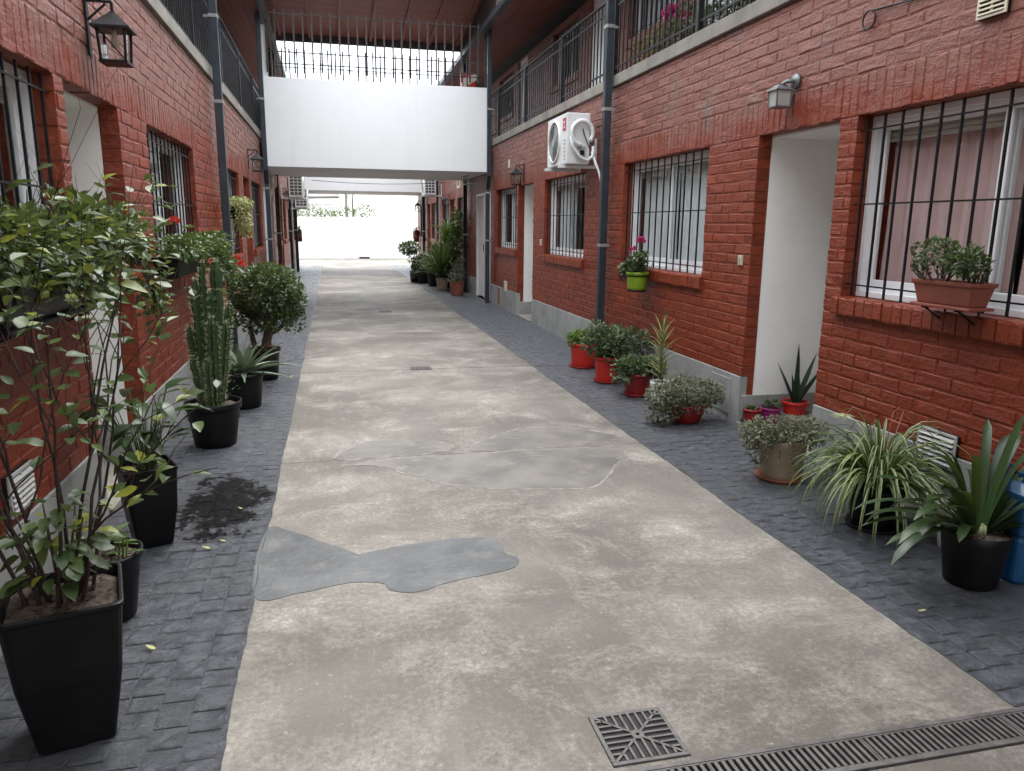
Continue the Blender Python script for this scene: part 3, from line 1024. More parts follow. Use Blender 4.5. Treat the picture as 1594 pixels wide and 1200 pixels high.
def block(s, label):
    b = thing('apartment_building', label, 'building', (XW[s], 14.0, 0))
    gd = GROUND[s]
    r = random.Random(40 + s)
    e = 0.005
    holes = [(w[0] - e, w[1] + e, 0.996, ZW1 + e) for w in gd['win']] + [(d[0] - e, d[1] + e, -0.1, ZW1 + e) for d in gd['door'] + gd['panel']]
    m = MB()
    wall_boxes(m, s, 0.0, 0.28, YA, YB, -0.1, Z_TOP, holes)
    m.build('wall', M['brick'], b)
    # plinth of grey render, stopping at the doorways
    y = YA
    for d in sorted(gd['door'] + gd['panel']) + [(YB, YB)]:
        if d[0] > y:
            pm = MB(); pm.box(X(s, -0.012), X(s, 0.05), y, d[0] - 0.002, -0.05, 0.38)
            pm.build('plinth', M['plinth'], b, bevel=0.004)
        y = d[1] + 0.002
    # bricks of the ground storey
    y0b = 0.9
    clusters = [(1.9, 8.0), (9.0, 14.5), (17.4, 21.8), (22.4, 27.3)] if s > 0 else [(1.9, 7.8), (9.05, 14.5), (17.7, 22.0), (22.6, 27.4)]
    bh = [(w[0], w[1], 0.996, ZW1) for w in gd['win']] + [(d[0], d[1], 0.0, ZW1) for d in gd['door'] + gd['panel']]
    bh += [(c[0], c[1], SOLDIER0, SOLDIER1) for c in clusters]
    rects = [(yc, zc, w, h) for yc, zc, w, h in courses(y0b, YB - 0.003, 0.382, Z_TOP - 0.004, bh, r)]
    for c0, c1 in clusters:
        n = int((c1 - c0) / 0.073)
        ww = (c1 - c0) / n
        for k in range(n):
            rects.append((c0 + ww * (k + 0.5), (SOLDIER0 + SOLDIER1) / 2 + r.uniform(-0.005, 0.005), ww - r.uniform(0.003, 0.009), SOLDIER1 - SOLDIER0 - r.uniform(0.004, 0.016)))
    def key(c):
        q = proj((XW[s], c[0], c[1]))
        if q is None or not (-30 < q[0] < 1624 and -30 < q[1] < 1230):
            return 0
        return c[2] * c[3] / q[2] ** 3
    rects.sort(key=key, reverse=True)
    for c in rects[:300]:
        tilt = Matrix.Rotation(r.uniform(-0.012, 0.012), 3, 'Z') @ Matrix.Rotation(r.uniform(-0.03, 0.03), 3, 'Y')
        if c[3] > 0.12:
            tilt = tilt @ Matrix.Rotation(math.pi / 2, 3, 'X')
        inst('brick', r.choice(BVM), b, (X(s, (-0.0045 if c[1] < 2.3 else -0.0036) + r.uniform(-0.0013, 0.0013)), c[0], c[1]), (s, max(c[2], c[3]), min(c[2], c[3])), tilt)
    m = MB()
    for c in rects[300:]:
        v = r.choice(BV)
        dd = -0.0045 + r.uniform(-0.002, 0.002)
        i1, i2 = (2, 1) if c[3] > 0.12 else (1, 2)
        m.add([(X(s, dd + p[0]), c[0] + p[i1] * c[2], c[1] + p[i2] * c[3]) for p in v.v], v.f)
    tag(m.build('brick', M['brick'], b), kind='stuff')
    for i, w in enumerate(gd['win']):
        window(b, s, 0.0, w[0], w[1], ZW0, ZW1, w[2], 60 + i + (s > 0) * 20, spacing=w[3])
    for d in gd['door']:
        vestibule(b, s, d[0], d[1], ZW1)
    for d in gd['panel']:
        panel_door(b, s, d[0], d[1], ZW1)
    # concrete ledge and balcony floor
    m = MB(); m.box(X(s, -0.035), X(s, 0.12), YA, YB, Z_TOP + 0.002, 3.085)
    m.build('ledge', M['ledge'], b, bevel=0.006)
    m = MB(); m.box(X(s, 0.122), X(s, 5.2), YA, YB, Z_TOP + 0.004, Z_FLOOR)
    m.build('floor_slab', M['ledge'], b)
    # upper storey
    ups = [(9.05, 10.6, 4.02, 4.92), (12.85, 14.4, 4.02, 4.92), (17.6, 19.1, 4.02, 4.92), (21.0, 22.5, 4.02, 4.92), (5.2, 6.6, 4.02, 4.92)]
    updoors = [(11.45, 12.25), (16.3, 17.1), (7.6, 8.4), (20.0, 20.8)]
    if s < 0:
        updoors = [(11.45, 12.25), (16.6, 17.3), (7.6, 8.4), (20.0, 20.8)]
    uh = [(u[0], u[1], u[2] - 0.1, u[3]) for u in ups] + [(d[0], d[1], Z_FLOOR - 0.01, 5.0) for d in updoors]
    m = MB(); wall_boxes(m, s, UP_D, UP_D + 0.25, YA, YB, Z_FLOOR + 0.001, Z_UP1, uh)
    m.build('upper_wall', M['brick'], b)
    m = MB()
    for c in courses(3.5, YB - 0.003, Z_FLOOR + 0.01, Z_UP1 - 0.03, uh, r):
        v = r.choice(BV)
        dd = UP_D - 0.0065 + r.uniform(-0.0018, 0.0018)
        m.add([(X(s, dd + p[0]), c[0] + p[1] * c[2], c[1] + p[2] * c[3]) for p in v.v], v.f)
    tag(m.build('brick', M['brick'], b), kind='stuff')
    for i, u in enumerate(ups):
        window(b, s, UP_D, u[0], u[1], u[2], u[3], 'grey' if i == 0 else 'dark', 160 + i, spacing=0.16)
    for d in updoors:
        m = MB()
        m.box(X(s, UP_D + 0.03), X(s, UP_D + 0.1), d[0], d[0] + 0.06, Z_FLOOR + 0.002, 5.0); m.box(X(s, UP_D + 0.03), X(s, UP_D + 0.1), d[1] - 0.06, d[1], Z_FLOOR + 0.002, 5.0)
        m.box(X(s, UP_D + 0.03), X(s, UP_D + 0.1), d[0] + 0.06, d[1] - 0.06, 4.93, 5.0)
        f = m.build('door_frame', M['alu'], b, bevel=0.004)
        m = MB(); m.box(X(s, UP_D + 0.05), X(s, UP_D + 0.09), d[0] + 0.062, d[1] - 0.062, Z_FLOOR + 0.01, 4.925)
        m.build('door', M['alu'], f, bevel=0.004)
    # rooms behind
    m = MB(); m.box(X(s, 1.9), X(s, 2.0), YA + 0.1, YB - 0.2, -0.1, Z_TOP); m.box(X(s, 2.9), X(s, 3.0), YA + 0.1, YB - 0.2, Z_FLOOR + 0.002, 5.4)
    m.build('inner_wall', M['room'], b)
    m = MB(); m.box(X(s, 0.285), X(s, 1.895), YA + 0.1, YB - 0.2, -0.14, 0.1)
    m.build('inner_floor', M['room'], b)
    m = MB(); m.box(X(s, 0.29), X(s, 5.15), YB - 0.19, YB - 0.01, -0.1, Z_TOP); m.box(X(s, UP_D + 0.26), X(s, 5.15), YB - 0.19, YB - 0.01, Z_FLOOR + 0.002, 5.1)
    m.box(X(s, 5.0), X(s, 5.18), YA, YB - 0.2, -0.1, Z_TOP); m.box(X(s, 5.0), X(s, 5.18), YA, YB - 0.2, Z_FLOOR + 0.003, 6.0)
    m.build('outer_wall', M['plaster'], b)
    # roof: an overhang sheltering the balcony, boarded below
    ov = -0.13
    za, zb = 5.0, 5.28
    def rz(d):
        return za + (zb - za) * (d - ov) / (UP_D - ov)
    m = MB()
    for (d0, d1, t0, t1) in ((ov, 5.3, 0.03, 0.13),):
        m.hexa([(X(s, d0), YA, rz(d0) + t0), (X(s, d1), YA, rz(d1) + t0), (X(s, d1), YB + 0.2, rz(d1) + t0), (X(s, d0), YB + 0.2, rz(d0) + t0),
                (X(s, d0), YA, rz(d0) + t1), (X(s, d1), YA, rz(d1) + t1), (X(s, d1), YB + 0.2, rz(d1) + t1), (X(s, d0), YB + 0.2, rz(d0) + t1)])
    roof = m.build('roof', M['rooftile'], b)
    n = 10
    for k in range(n):
        d0 = ov + (UP_D - ov - 0.0) * k / n + 0.003
        d1 = ov + (UP_D - ov - 0.0) * (k + 1) / n - 0.003
        for (ya, yb) in ((YA, 4.2), (4.206, 9.4), (9.406, 13.9), (13.906, 18.7), (18.706, YB + 0.15)):
            pm = MB()
            pm.hexa([(X(s, d0), ya, rz(d0)), (X(s, d1), ya, rz(d1)), (X(s, d1), yb, rz(d1)), (X(s, d0), yb, rz(d0)),
                     (X(s, d0), ya, rz(d0) + 0.022), (X(s, d1), ya, rz(d1) + 0.022), (X(s, d1), yb, rz(d1) + 0.022), (X(s, d0), yb, rz(d0) + 0.022)])
            pm.build('plank', M['plank'], roof)
    gm = MB()
    prof = [(0.0, 0.0), (0.11, 0.0), (0.115, 0.11), (0.105, 0.11), (0.1, 0.01), (0.01, 0.01), (0.01, 0.1), (0.0, 0.1)]
    rings = []
    for y in (YA, YB + 0.2):
        rings.append([(X(s, ov - 0.125 + p[0]), y, za - 0.05 + p[1]) for p in prof])
    gm.rings(rings, cap0=True, cap1=True)
    gm.build('gutter', M['pipe'], b)
    return b

block(1, 'red painted brick block with the pink curtained window and air conditioner')
block(-1, 'red painted brick block with the large wall lantern and leafy planters')

def railing(s, label):
    t = thing('balcony_railing', label, 'railing', (X(s, 0.05), 14, 3.085), group='iron railings along the upper balconies')
    d = 0.05
    m = MB(); m.bar((X(s, d), 3.0, 3.95), (X(s, d), YB - 0.1, 3.95), 0.035, 0.016); m.build('handrail', M['iron_grey'], t)
    m = MB(); m.bar((X(s, d), 3.0, 3.83), (X(s, d), YB - 0.1, 3.83), 0.012, 0.02); m.build('upper_rail', M['iron_grey'], t)
    m = MB(); m.bar((X(s, d), 3.0, 3.2), (X(s, d), YB - 0.1, 3.2), 0.012, 0.02); m.build('lower_rail', M['iron_grey'], t)
    me = vbar_mesh('grey', M['iron_grey'])
    y = 3.4; k = 0
    ys = []
    while y < YB - 0.1:
        ys.append(y)
        y += 0.118
    for k, y in enumerate(ys):
        if k % 17 == 8:
            inst('post', me, t, (X(s, d), y, 3.51), (0.045, 0.045, 0.87))
        else:
            inst('baluster', me, t, (X(s, d), y, 3.535), (0.014, 0.014, 0.815))
    return t
railing(1, 'dark iron balcony railing above the air conditioner and pink flower box')
railing(-1, 'dark iron balcony railing above the brick wall with the large lantern')

# ------------------------------------------------------------------ footbridges
def footbridge(y0, label, top=4.02, x0=-1.16, x1=2.99, z0=2.5):
    t = thing('footbridge', label, 'footbridge', ((x0 + x1) / 2, y0, z0))
    m = MB(); m.box(x0, x1, y0, y0 + 0.11, z0, top); m.build('parapet', M['bridge'], t, bevel=0.006)
    m = MB(); m.box(x0, x1, y0 + 0.112, y0 + 2.88, z0 + 0.003, z0 + 0.45); m.build('deck', M['bridge'], t)
    m = MB(); m.box(x0, x1, y0 + 2.882, y0 + 2.99, z0, top); m.build('parapet', M['bridge'], t, bevel=0.006)
    return t
footbridge(14.74, 'white walled footbridge with barred grille spanning the passage, the nearer one')
footbridge(24.6, 'white walled footbridge further back, seen below the nearer one')
footbridge(-1.9, 'white walled footbridge over the entrance behind the viewer', x0=-1.16)

# grilles on the near parapet
me_r = vbar_mesh('rust', M['rust'])
t = thing('security_grille', 'tall thin iron grille of long bars above the white footbridge', 'grille', (0.95, 14.81, 4.02))
x = -1.0
while x < 2.98:
    zz = R.uniform(-0.015, 0.015)
    inst('bar', me_r, t, (x, 14.81, 4.635 + zz), (0.028, 0.028, 1.03))
    x += 0.157
for z in (5.09, 4.46, 4.27):
    inst('rail', me_r, t, (0.96, 14.824, z), (3.96, 0.008, 0.018))
inst('stay', me_r, t, (-0.93, 14.84, 4.55), (0.02, 0.02, 1.08))
inst('stay', me_r, t, (2.9, 14.84, 4.55), (0.02, 0.02, 1.08))
t = thing('spike_railing', 'short upright iron spikes along the top of the white footbridge', 'railing', (0.95, 14.765, 4.02))
me_i = vbar_mesh('iron', M['iron'])
x = -0.75; k = 0
while x < 2.6:
    inst('spike', me_i, t, (x, 14.768, 4.26 + R.uniform(-0.01, 0.01)), (0.024, 0.024, 0.5))
    k += 1
    x += 0.13 if k % 4 else 0.27
inst('rail', me_i, t, (0.95, 14.778, 4.2), (3.7, 0.006, 0.014))

# canopy of boards over the footbridge
CAN = t = thing('canopy_roof', 'dark red boarded canopy roof over the nearer white footbridge', 'canopy', (0.95, 16, 5.36))
y = 13.9; k = 0
def cz(y):
    return 5.38 - (y - 17.7) * 0.10
while y < 17.6:
    pm = MB(); a, b = y + 0.002, y + 0.128
    pm.hexa([(-1.16, a, cz(a)), (2.98, a, cz(a)), (2.98, b, cz(b)), (-1.16, b, cz(b)), (-1.16, a, cz(a) + .022), (2.98, a, cz(a) + .022), (2.98, b, cz(b) + .022), (-1.16, b, cz(b) + .022)])
    pm.build('plank', M['plank'], t)
    y += 0.13
for x in (-0.9, -0.3, 0.3, 0.95, 1.6, 2.2, 2.8):
    m = MB(); m.hexa([(x - .03, 13.9, cz(13.9) - .07), (x + .03, 13.9, cz(13.9) - .07), (x + .03, 17.6, cz(17.6) - .07), (x - .03, 17.6, cz(17.6) - .07),
                      (x - .03, 13.9, cz(13.9) - .002), (x + .03, 13.9, cz(13.9) - .002), (x + .03, 17.6, cz(17.6) - .002), (x - .03, 17.6, cz(17.6) - .002)])
    m.build('rafter', M['plank'], t)
m = MB(); m.box(-1.1, 2.95, 17.62, 17.7, 5.24, 5.40); m.build('beam', M['beam'], t)
for x in (-1.13, 2.95):
    m = MB(); a, b = 13.9, 17.58
    m.hexa([(x - .035, a, 5.05), (x + .035, a, 5.05), (x + .035, b, 5.05), (x - .035, b, 5.05), (x - .035, a, cz(a) - .003), (x + .035, a, cz(a) - .003), (x + .035, b, cz(b) - .003), (x - .035, b, cz(b) - .003)]); m.build('beam', M['beam'], t)
m = MB(); m.hexa([(-1.1, 13.85, cz(13.85) + .03), (2.95, 13.85, cz(13.85) + .03), (2.95, 17.75, cz(17.75) + .04), (-1.1, 17.75, cz(17.75) + .04),
                  (-1.1, 13.85, cz(13.85) + .1), (2.95, 13.85, cz(13.85) + .1), (2.95, 17.75, cz(17.75) + .1), (-1.1, 17.75, cz(17.75) + .1)]); m.build('covering', M['rooftile'], t)
for x in (-1.08, 2.93):
    m = MB(); m.box(x - .04, x + .04, 17.6, 17.68, 4.03, 5.24); m.build('post', M['beam'], t)

copy_tree(CAN, (0.95, -0.9, 5.36), 'unseen dark red boarded canopy added behind the viewer to shade the entrance')  # out-of-view copy of the canopy, added to shade the near end

# ------------------------------------------------------------------ downpipes
def downpipe(s, y, label, jog=False, z1=5.0, col='pipe', w=0.08):
    x = X(s, -0.055 - w / 2)
    t = thing('downpipe', label, 'downpipe', (x, y, 0), group='square downpipes along the passage')
    m = MB()
    if jog:
        m.bar((x, y - 0.1, z1), (x, y - 0.1, 2.42), w)
        m.bar((x, y - 0.1, 2.44), (x, y + 0.05, 2.2), w * 0.98)
        m.bar((x, y + 0.05, 2.22), (x, y + 0.05, 0.0), w)
    else:
        m.bar((x, y, z1), (x, y, 0.0), w)
    m.build('pipe', M[col], t, bevel=0.006)
    for z in ((1.28, 2.72, 3.55) if not jog else (1.2, 2.1, 3.6)):
        yy = y + (0 if not jog else (0.05 if z < 2.3 else -0.1))
        m = MB(); m.box(x - w / 2 - .006, x + w / 2 + .006, yy - w / 2 - .006, yy + w / 2 + .006, z, z + 0.035)
        m.box(x, X(s, 0.0), yy - 0.012, yy + 0.012, z + 0.005, z + 0.03)
        m.build('strap', M['strap'], t, bevel=0.003)
    m = MB(); yy = y - (0.1 if jog else 0)
    m.bar((x, yy, z1 - 0.02), (X(s, -0.2), yy, z1 + 0.08), w * 0.9); m.build('elbow', M[col], t, bevel=0.005)
    return t
downpipe(1, 8.16, 'tall slate grey downpipe between the air conditioner and the lime green pot')
downpipe(1, 14.68, 'slate grey downpipe at the right end of the white footbridge', jog=True)
downpipe(1, 17.3, 'dark downpipe beyond the double white door, past the footbridge', col='iron')
downpipe(1, 22.05, 'thin brown downpipe behind the leafy far plants', col='rust', w=0.06)
downpipe(1, 25.35, 'dark downpipe by the far right fire extinguisher', col='iron', w=0.09)
downpipe(-1, 8.85, 'tall slate grey downpipe between the two barred windows on the lantern side')
downpipe(-1, 14.66, 'slate grey downpipe at the left end of the white footbridge', jog=True)
downpipe(-1, 17.3, 'dark brown downpipe just past the footbridge on the lantern side', col='beam')
downpipe(-1, 22.3, 'dark downpipe beside the far left air conditioners', col='iron', w=0.07)
downpipe(-1, 25.4, 'last dark downpipe before the far left fire extinguisher', col='iron', w=0.09)

# ------------------------------------------------------------------ lanterns
def lantern_big(s, y, ztop, label, sc=1.0, col='iron'):
    """four-sided coach lantern hanging from a wall arm"""
    cx = X(s, -0.14 * sc)
    t = thing('wall_lantern', label, 'lantern', (X(s, 0), y, ztop), group='coach lanterns along the walls')
    zt = ztop - 0.05 * sc
    hw, hb = 0.075 * sc, 0.062 * sc
    m = MB()
    m.box(X(s, -0.001), X(s, -0.016 * sc), y - 0.02 * sc, y + 0.02 * sc, ztop - 0.28 * sc, ztop + 0.02 * sc)
    m.bar((X(s, -0.01), y, ztop), (cx, y, ztop), 0.012 * sc); m.bar((X(s, -0.01), y, ztop - 0.1 * sc), (cx + s * 0.03 * sc, y, ztop - 0.01), 0.01 * sc)
    m.bar((cx, y, ztop), (cx, y, zt - 0.03 * sc), 0.014 * sc)
    m.build('bracket', M['rust' if sc == 1.0 else col], t)
    m = MB()
    rr = lambda h, z: [(cx - h, y - h, z), (cx + h, y - h, z), (cx + h, y + h, z), (cx - h, y + h, z)]
    m.rings([rr(0.012 * sc, zt), rr(0.02 * sc, zt - 0.012 * sc), rr(hw * 1.3, zt - 0.085 * sc), rr(hw * 1.3, zt - 0.095 * sc), rr(hw, zt - 0.095 * sc)], cap0=True, cap1=True)
    m.build('cap', M['iron_grey'], t)
    m = MB()
    z1, z0 = zt - 0.095 * sc, zt - 0.255 * sc
    for i, j in ((-1, -1), (1, -1), (1, 1), (-1, 1)):
        m.bar((cx + i * hw * .93, y + j * hw * .93, z1), (cx + i * hb, y + j * hb, z0), 0.013 * sc)
    m.box(cx - hb * 1.15, cx + hb * 1.15, y - hb * 1.15, y + hb * 1.15, z0 - 0.016 * sc, z0)
    m.bar((cx - hw * .9, y - hw * .93, z1), (cx + hb, y - hb, z0), 0.007 * sc)
    m.build('cage', M[col], t)
    for i, (a, b) in enumerate((((-1, -1), (1, -1)), ((1, -1), (1, 1)), ((1, 1), (-1, 1)), ((-1, 1), (-1, -1)))):
        m = MB()
        k1, k0 = hw * .86, hb * .92
        o = 0.97
        m.hexa([(cx + a[0] * k0, y + a[1] * k0, z0), (cx + b[0] * k0, y + b[1] * k0, z0), (cx + b[0] * k0 * o, y + b[1] * k0 * o, z0), (cx + a[0] * k0 * o, y + a[1] * k0 * o, z0),
                (cx + a[0] * k1, y + a[1] * k1, z1), (cx + b[0] * k1, y + b[1] * k1, z1), (cx + b[0] * k1 * o, y + b[1] * k1 * o, z1), (cx + a[0] * k1 * o, y + a[1] * k1 * o, z1)])
        m.build('pane', M['glass'], t)
    m = MB(); m.lathe([(0.001, -0.0), (0.012 * sc, -0.0), (0.014 * sc, -0.03 * sc), (0.022 * sc, -0.06 * sc), (0.02 * sc, -0.085 * sc), (0.001, -0.095 * sc)], (cx, y, z1), 12)
    m.build('bulb', M['ivory'], t, smooth=True)
    return t
lantern_big(-1, 4.6, 2.61, 'large black glass lantern on the wall beside the near white entrance', 0.95)
lantern_big(-1, 12.5, 2.58, 'black lantern above the trailing pale plant, before the footbridge', 0.98)
lantern_big(1, 12.2, 2.45, 'black lantern below the balcony beside the narrow white doorway', 0.98)
lantern_big(1, 20.2, 2.28, 'small lantern under the far right air conditioner', 0.95)
lantern_big(-1, 20.1, 2.35, 'small brown lantern under the far left air conditioner', 0.95)
lantern_big(1, 26.6, 2.3, 'little black lantern at the far right end of the passage', 1.1)

# grey square lamp over the near doorway
t = thing('wall_lamp', 'small grey box lamp on a round wall plate above the right white doorway', 'lamp', (3.03, 4.8, 2.45))
m = MB(); m.lathe([(0.001, -0.02), (0.045, -0.018), (0.05, 0.0), (0.001, 0.0)], (3.018, 4.74, 2.45), 20, axis='x'); m.build('wall_plate', M['lampgrey'], t, smooth=True)
m = MB(); m.tube([(3.0, 4.74, 2.45), (2.96, 4.755, 2.452), (2.945, 4.78, 2.44), (2.94, 4.79, 2.42)], 0.013, 8); m.build('arm', M['lampgrey'], t, smooth=True)
lx, ly = 2.94, 4.8
rr = lambda h, z: [(lx - h, ly - h, z), (lx + h, ly - h, z), (lx + h, ly + h, z), (lx - h, ly + h, z)]
m = MB(); m.rings([rr(0.03, 2.432), rr(0.034, 2.425), rr(0.062, 2.405), rr(0.064, 2.398), rr(0.05, 2.398)], cap0=True, cap1=True); m.build('cap', M['lampgrey'], t)
m = MB(); m.rings([rr(0.051, 2.397), rr(0.047, 2.3), rr(0.001, 2.3)], cap0=True); m.build('shade', M['lampglass'], t)
m = MB()
for i, j in ((-1, -1), (1, -1), (1, 1), (-1, 1)):
    m.bar((lx + i * .053, ly + j * .053, 2.398), (lx + i * .049, ly + j * .049, 2.298), 0.008)
m.box(lx - .052, lx + .052, ly - .052, ly + .052, 2.29, 2.299)
m.build('cage', M['lampgrey'], t)

# ------------------------------------------------------------------ air conditioners
def rot_box(m, x0, x1, y0, y1, z0, z1):
    m.box(x0, x1, y0, y1, z0, z1)

def ac_unit(s, y0, y1, z0, z1, dfront, dback, label, hose=False, end_grille=False):
    t = thing('air_conditioner', label, 'air conditioner', (X(s, 0), (y0 + y1) / 2, z0), group='outdoor air conditioner units on the walls')
    m = MB(); m.box(X(s, -dfront), X(s, -dback), y0, y1, z0, z1); m.build('casing', M['acwhite'], t, bevel=0.012)
    # round fan grille in the front
    yc, zc, rad = y0 + (y1 - y0) * 0.6, (z0 + z1) / 2, (z1 - z0) * 0.43
    xf = X(s, -dfront)
    m = MB()
    m.lathe([(rad, 0), (rad * 1.0, -s * 0.018), (rad * 0.93, -s * 0.02), (rad * 0.9, -s * 0.002)], (xf, yc, zc), 36, axis='x')
    m.build('fan_ring', M['acwhite'], t, smooth=True)
    m = MB(); m.lathe([(rad * 0.9, -s * 0.003), (0.001, -s * 0.003)], (xf, yc, zc), 28, axis='x'); m.build('fan_opening', M['acdark'], t)
    m = MB()
    for k in range(1, 8):
        rk = rad * 0.9 * k / 8
        pts = [(xf - s * 0.014, yc + rk * math.cos(a * 2 * math.pi / 28), zc + rk * math.sin(a * 2 * math.pi / 28)) for a in range(29)]
        m.tube(pts, 0.003, 4, caps=False)
    for k in range(10):
        a = k * math.pi / 5
        m.bar((xf - s * 0.012, yc, zc), (xf - s * 0.012, yc + rad * .92 * math.cos(a), zc + rad * .92 * math.sin(a)), 0.004)
    m.lathe([(0.045, -s * 0.018), (0.001, -s * 0.02)], (xf, yc, zc), 16, axis='x')
    m.build('fan_grille', M['acgrey'], t)
    if hose:
        m = MB()
        for k in range(6):
            zz = z0 + 0.05 + k * 0.042
            m.box(xf - s * 0.004, xf - s * 0.001, y0 + 0.035, y0 + 0.1, zz, zz + 0.012)
        m.build('louvre', M['acgrey'], t)
        m = MB(); m.box(xf - s * 0.0035, xf - s * 0.001, y0 + 0.03, y0 + 0.15, z1 - 0.19, z1 - 0.05); m.build('red_label', M['labelred'], t)
        m = MB()
        m.box(xf - s * 0.005, xf - s * 0.0037, y0 + 0.058, y0 + 0.122, z1 - 0.1, z1 - 0.088); m.box(xf - s * 0.005, xf - s * 0.0037, y0 + 0.083, y0 + 0.097, z1 - 0.148, z1 - 0.1)
        m.box(xf - s * 0.005, xf - s * 0.0037, y0 + 0.058, y0 + 0.122, z1 - 0.16, z1 - 0.148)
        m.build('label_print', M['acwhite'], t)
        # insulated pipes coiled at the near end
        xc, zc2 = (X(s, -dfront) + X(s, -dback)) / 2 + 0.03, z0 + (z1 - z0) * 0.6
        rr2 = 0.125
        pts = []
        for k in range(34):
            a = math.radians(-40 + k * 9.2)
            pts.append((xc + rr2 * math.cos(a), y0 - 0.045 - 0.02 * (k / 34), zc2 + rr2 * 1.05 * math.sin(a)))
        rads = [0.024 + (0.003 if k % 2 else -0.001) for k in range(34)]
        m = MB(); m.tube(pts, rads, 10); m.build('insulated_pipe', M['acwhite'], t, smooth=True)
        m = MB(); m.tube([(xc - 0.13, y0 - 0.05, zc2 - 0.02), (xc - 0.12, y0 - 0.06, zc2 - 0.14), (xc - 0.03, y0 - 0.06, zc2 - 0.26), (xc + 0.06, y0 - 0.06, zc2 - 0.30), (xc + 0.13, y0 - 0.05, zc2 - 0.25), (xc + 0.14, y0 - 0.04, zc2 - 0.14)], 0.02, 10)
        m.build('insulated_pipe', M['acwhite'], t, smooth=True)
        m = MB(); m.tube([(xc + 0.02, y0 - 0.01, zc2 + 0.05), (xc + 0.025, y0 - 0.05, zc2 - 0.02), (xc + 0.06, y0 - 0.05, zc2 - 0.1), (xc + 0.1, y0 - 0.04, zc2 - 0.17)], 0.007, 6); m.build('cable', M['iron'], t)
        m = MB(); m.box(xc - 0.05, xc + 0.05, y0 - 0.035, y0 + 0.0, z0 + 0.08, z0 + 0.2); m.build('valve_cover', M['acgrey'], t, bevel=0.01)
        m = MB(); m.box(xc - 0.02, xc + 0.03, y0 - 0.055, y0 - 0.036, z0 + 0.1, z0 + 0.15); m.build('valve', M['iron'], t, bevel=0.006)
        m = MB(); m.box(xc - 0.09, xc + 0.09, y0 - 0.004, y0 - 0.001, z1 - 0.075, z1 - 0.05); m.build('label', M['whiteplastic'], t)
        m = MB(); m.tube([(xc + 0.12, y0 - 0.04, zc2 - 0.2), (X(s, -0.03), y0 - 0.1, z0 - 0.1), (X(s, -0.02), y0 - 0.2, z0 - 0.28), (X(s, -0.02), y0 - 0.28, z0 - 0.31), (X(s, -0.02), y0 - 0.33, z0 - 0.32)], 0.014, 8)
        m.build('drain_hose', M['acwhite'], t, smooth=True)
    if end_grille:
        m = MB(); m.box(X(s, -dfront + 0.03), X(s, -dback - 0.04), y0 - 0.003, y0 - 0.001, z0 + 0.05, z1 - 0.05); m.build('end_opening', M['acdark'], t)
        m = MB()
        for k in range(1, 6):
            zz = z0 + 0.05 + (z1 - z0 - 0.1) * k / 6
            m.box(X(s, -dfront + 0.03), X(s, -dback - 0.04), y0 - 0.01, y0 - 0.0035, zz - 0.008, zz + 0.008)
        for q in (0.33, 0.66):
            xx = X(s, -dfront + 0.03) + (X(s, -dback - 0.04) - X(s, -dfront + 0.03)) * q
            m.box(xx - 0.008, xx + 0.008, y0 - 0.01, y0 - 0.0035, z0 + 0.05, z1 - 0.05)
        m.build('end_grille', M['acwhite'], t)
    for yy in (y0 + 0.1, y1 - 0.12):
        m = MB()
        m.box(X(s, -dfront - 0.06), X(s, -0.002), yy - 0.02, yy + 0.02, z0 - 0.04, z0 - 0.006)
        m.box(X(s, -0.03), X(s, -0.002), yy - 0.0155, yy + 0.0155, z0 - 0.005, z0 + 0.3)
        m.build('bracket', M['acwhite'], t, bevel=0.003)
    return t
ac_unit(1, 8.62, 9.42, 2.2, 2.76, 0.4, 0.12, 'white air conditioner with coiled pipes and red label by the tall downpipe', hose=True)
ac_unit(-1, 19.9, 20.6, 2.14, 2.7, 0.54, 0.2, 'white air conditioner with gridded end, upper one on the far left', end_grille=True)
ac_unit(-1, 23.0, 23.7, 1.95, 2.5, 0.55, 0.2, 'shaded air conditioner lower behind the white one on the far left', end_grille=True)
ac_unit(1, 21.6, 22.3, 2.32, 2.86, 0.5, 0.18, 'white air conditioner on the far right below the footbridge', end_grille=True)

# ------------------------------------------------------------------ small fittings
def vent(s, y0, y1, z0, z1, label, mat='vent'):
    t = thing('air_vent', label, 'vent', (X(s, 0), (y0 + y1) / 2, z0))
    m = MB(); m.box(X(s, -0.02), X(s, 0.0), y0, y1, z0, z1); m.build('backing', M['iron'], t)
    m = MB(); w = 0.014
    for a, b, c, d in ((y0, y1, z0, z0 + w), (y0, y1, z1 - w, z1), (y0, y0 + w, z0 + w, z1 - w), (y1 - w, y1, z0 + w, z1 - w), ((y0 + y1) / 2 - w / 2, (y0 + y1) / 2 + w / 2, z0 + w, z1 - w)):
        m.box(X(s, -0.03), X(s, -0.0205), a, b, c, d)
    m.build('frame', M[mat], t, bevel=0.002)
    n = 6
    for k in range(n):
        zz = z0 + w + (z1 - z0 - 2 * w) * k / n
        h = (z1 - z0 - 2 * w) / n
        m = MB()
        m.hexa([(X(s, -0.034), y0 + w, zz), (X(s, -0.022), y0 + w, zz + h * .55), (X(s, -0.022), y1 - w, zz + h * .55), (X(s, -0.034), y1 - w, zz),
                (X(s, -0.036), y0 + w, zz + .004), (X(s, -0.024), y0 + w, zz + h * .55 + .004), (X(s, -0.024), y1 - w, zz + h * .55 + .004), (X(s, -0.036), y1 - w, zz + .004)])
        m.build('slat', M[mat], t)
    return t
vent(1, 3.05, 3.31, 0.31, 0.49, 'pale louvred vent low on the red wall behind the spider plant')
vent(1, 3.1, 3.27, 2.47, 2.62, 'rusty pale louvred vent high on the wall above the pink curtained window', 'ivory')
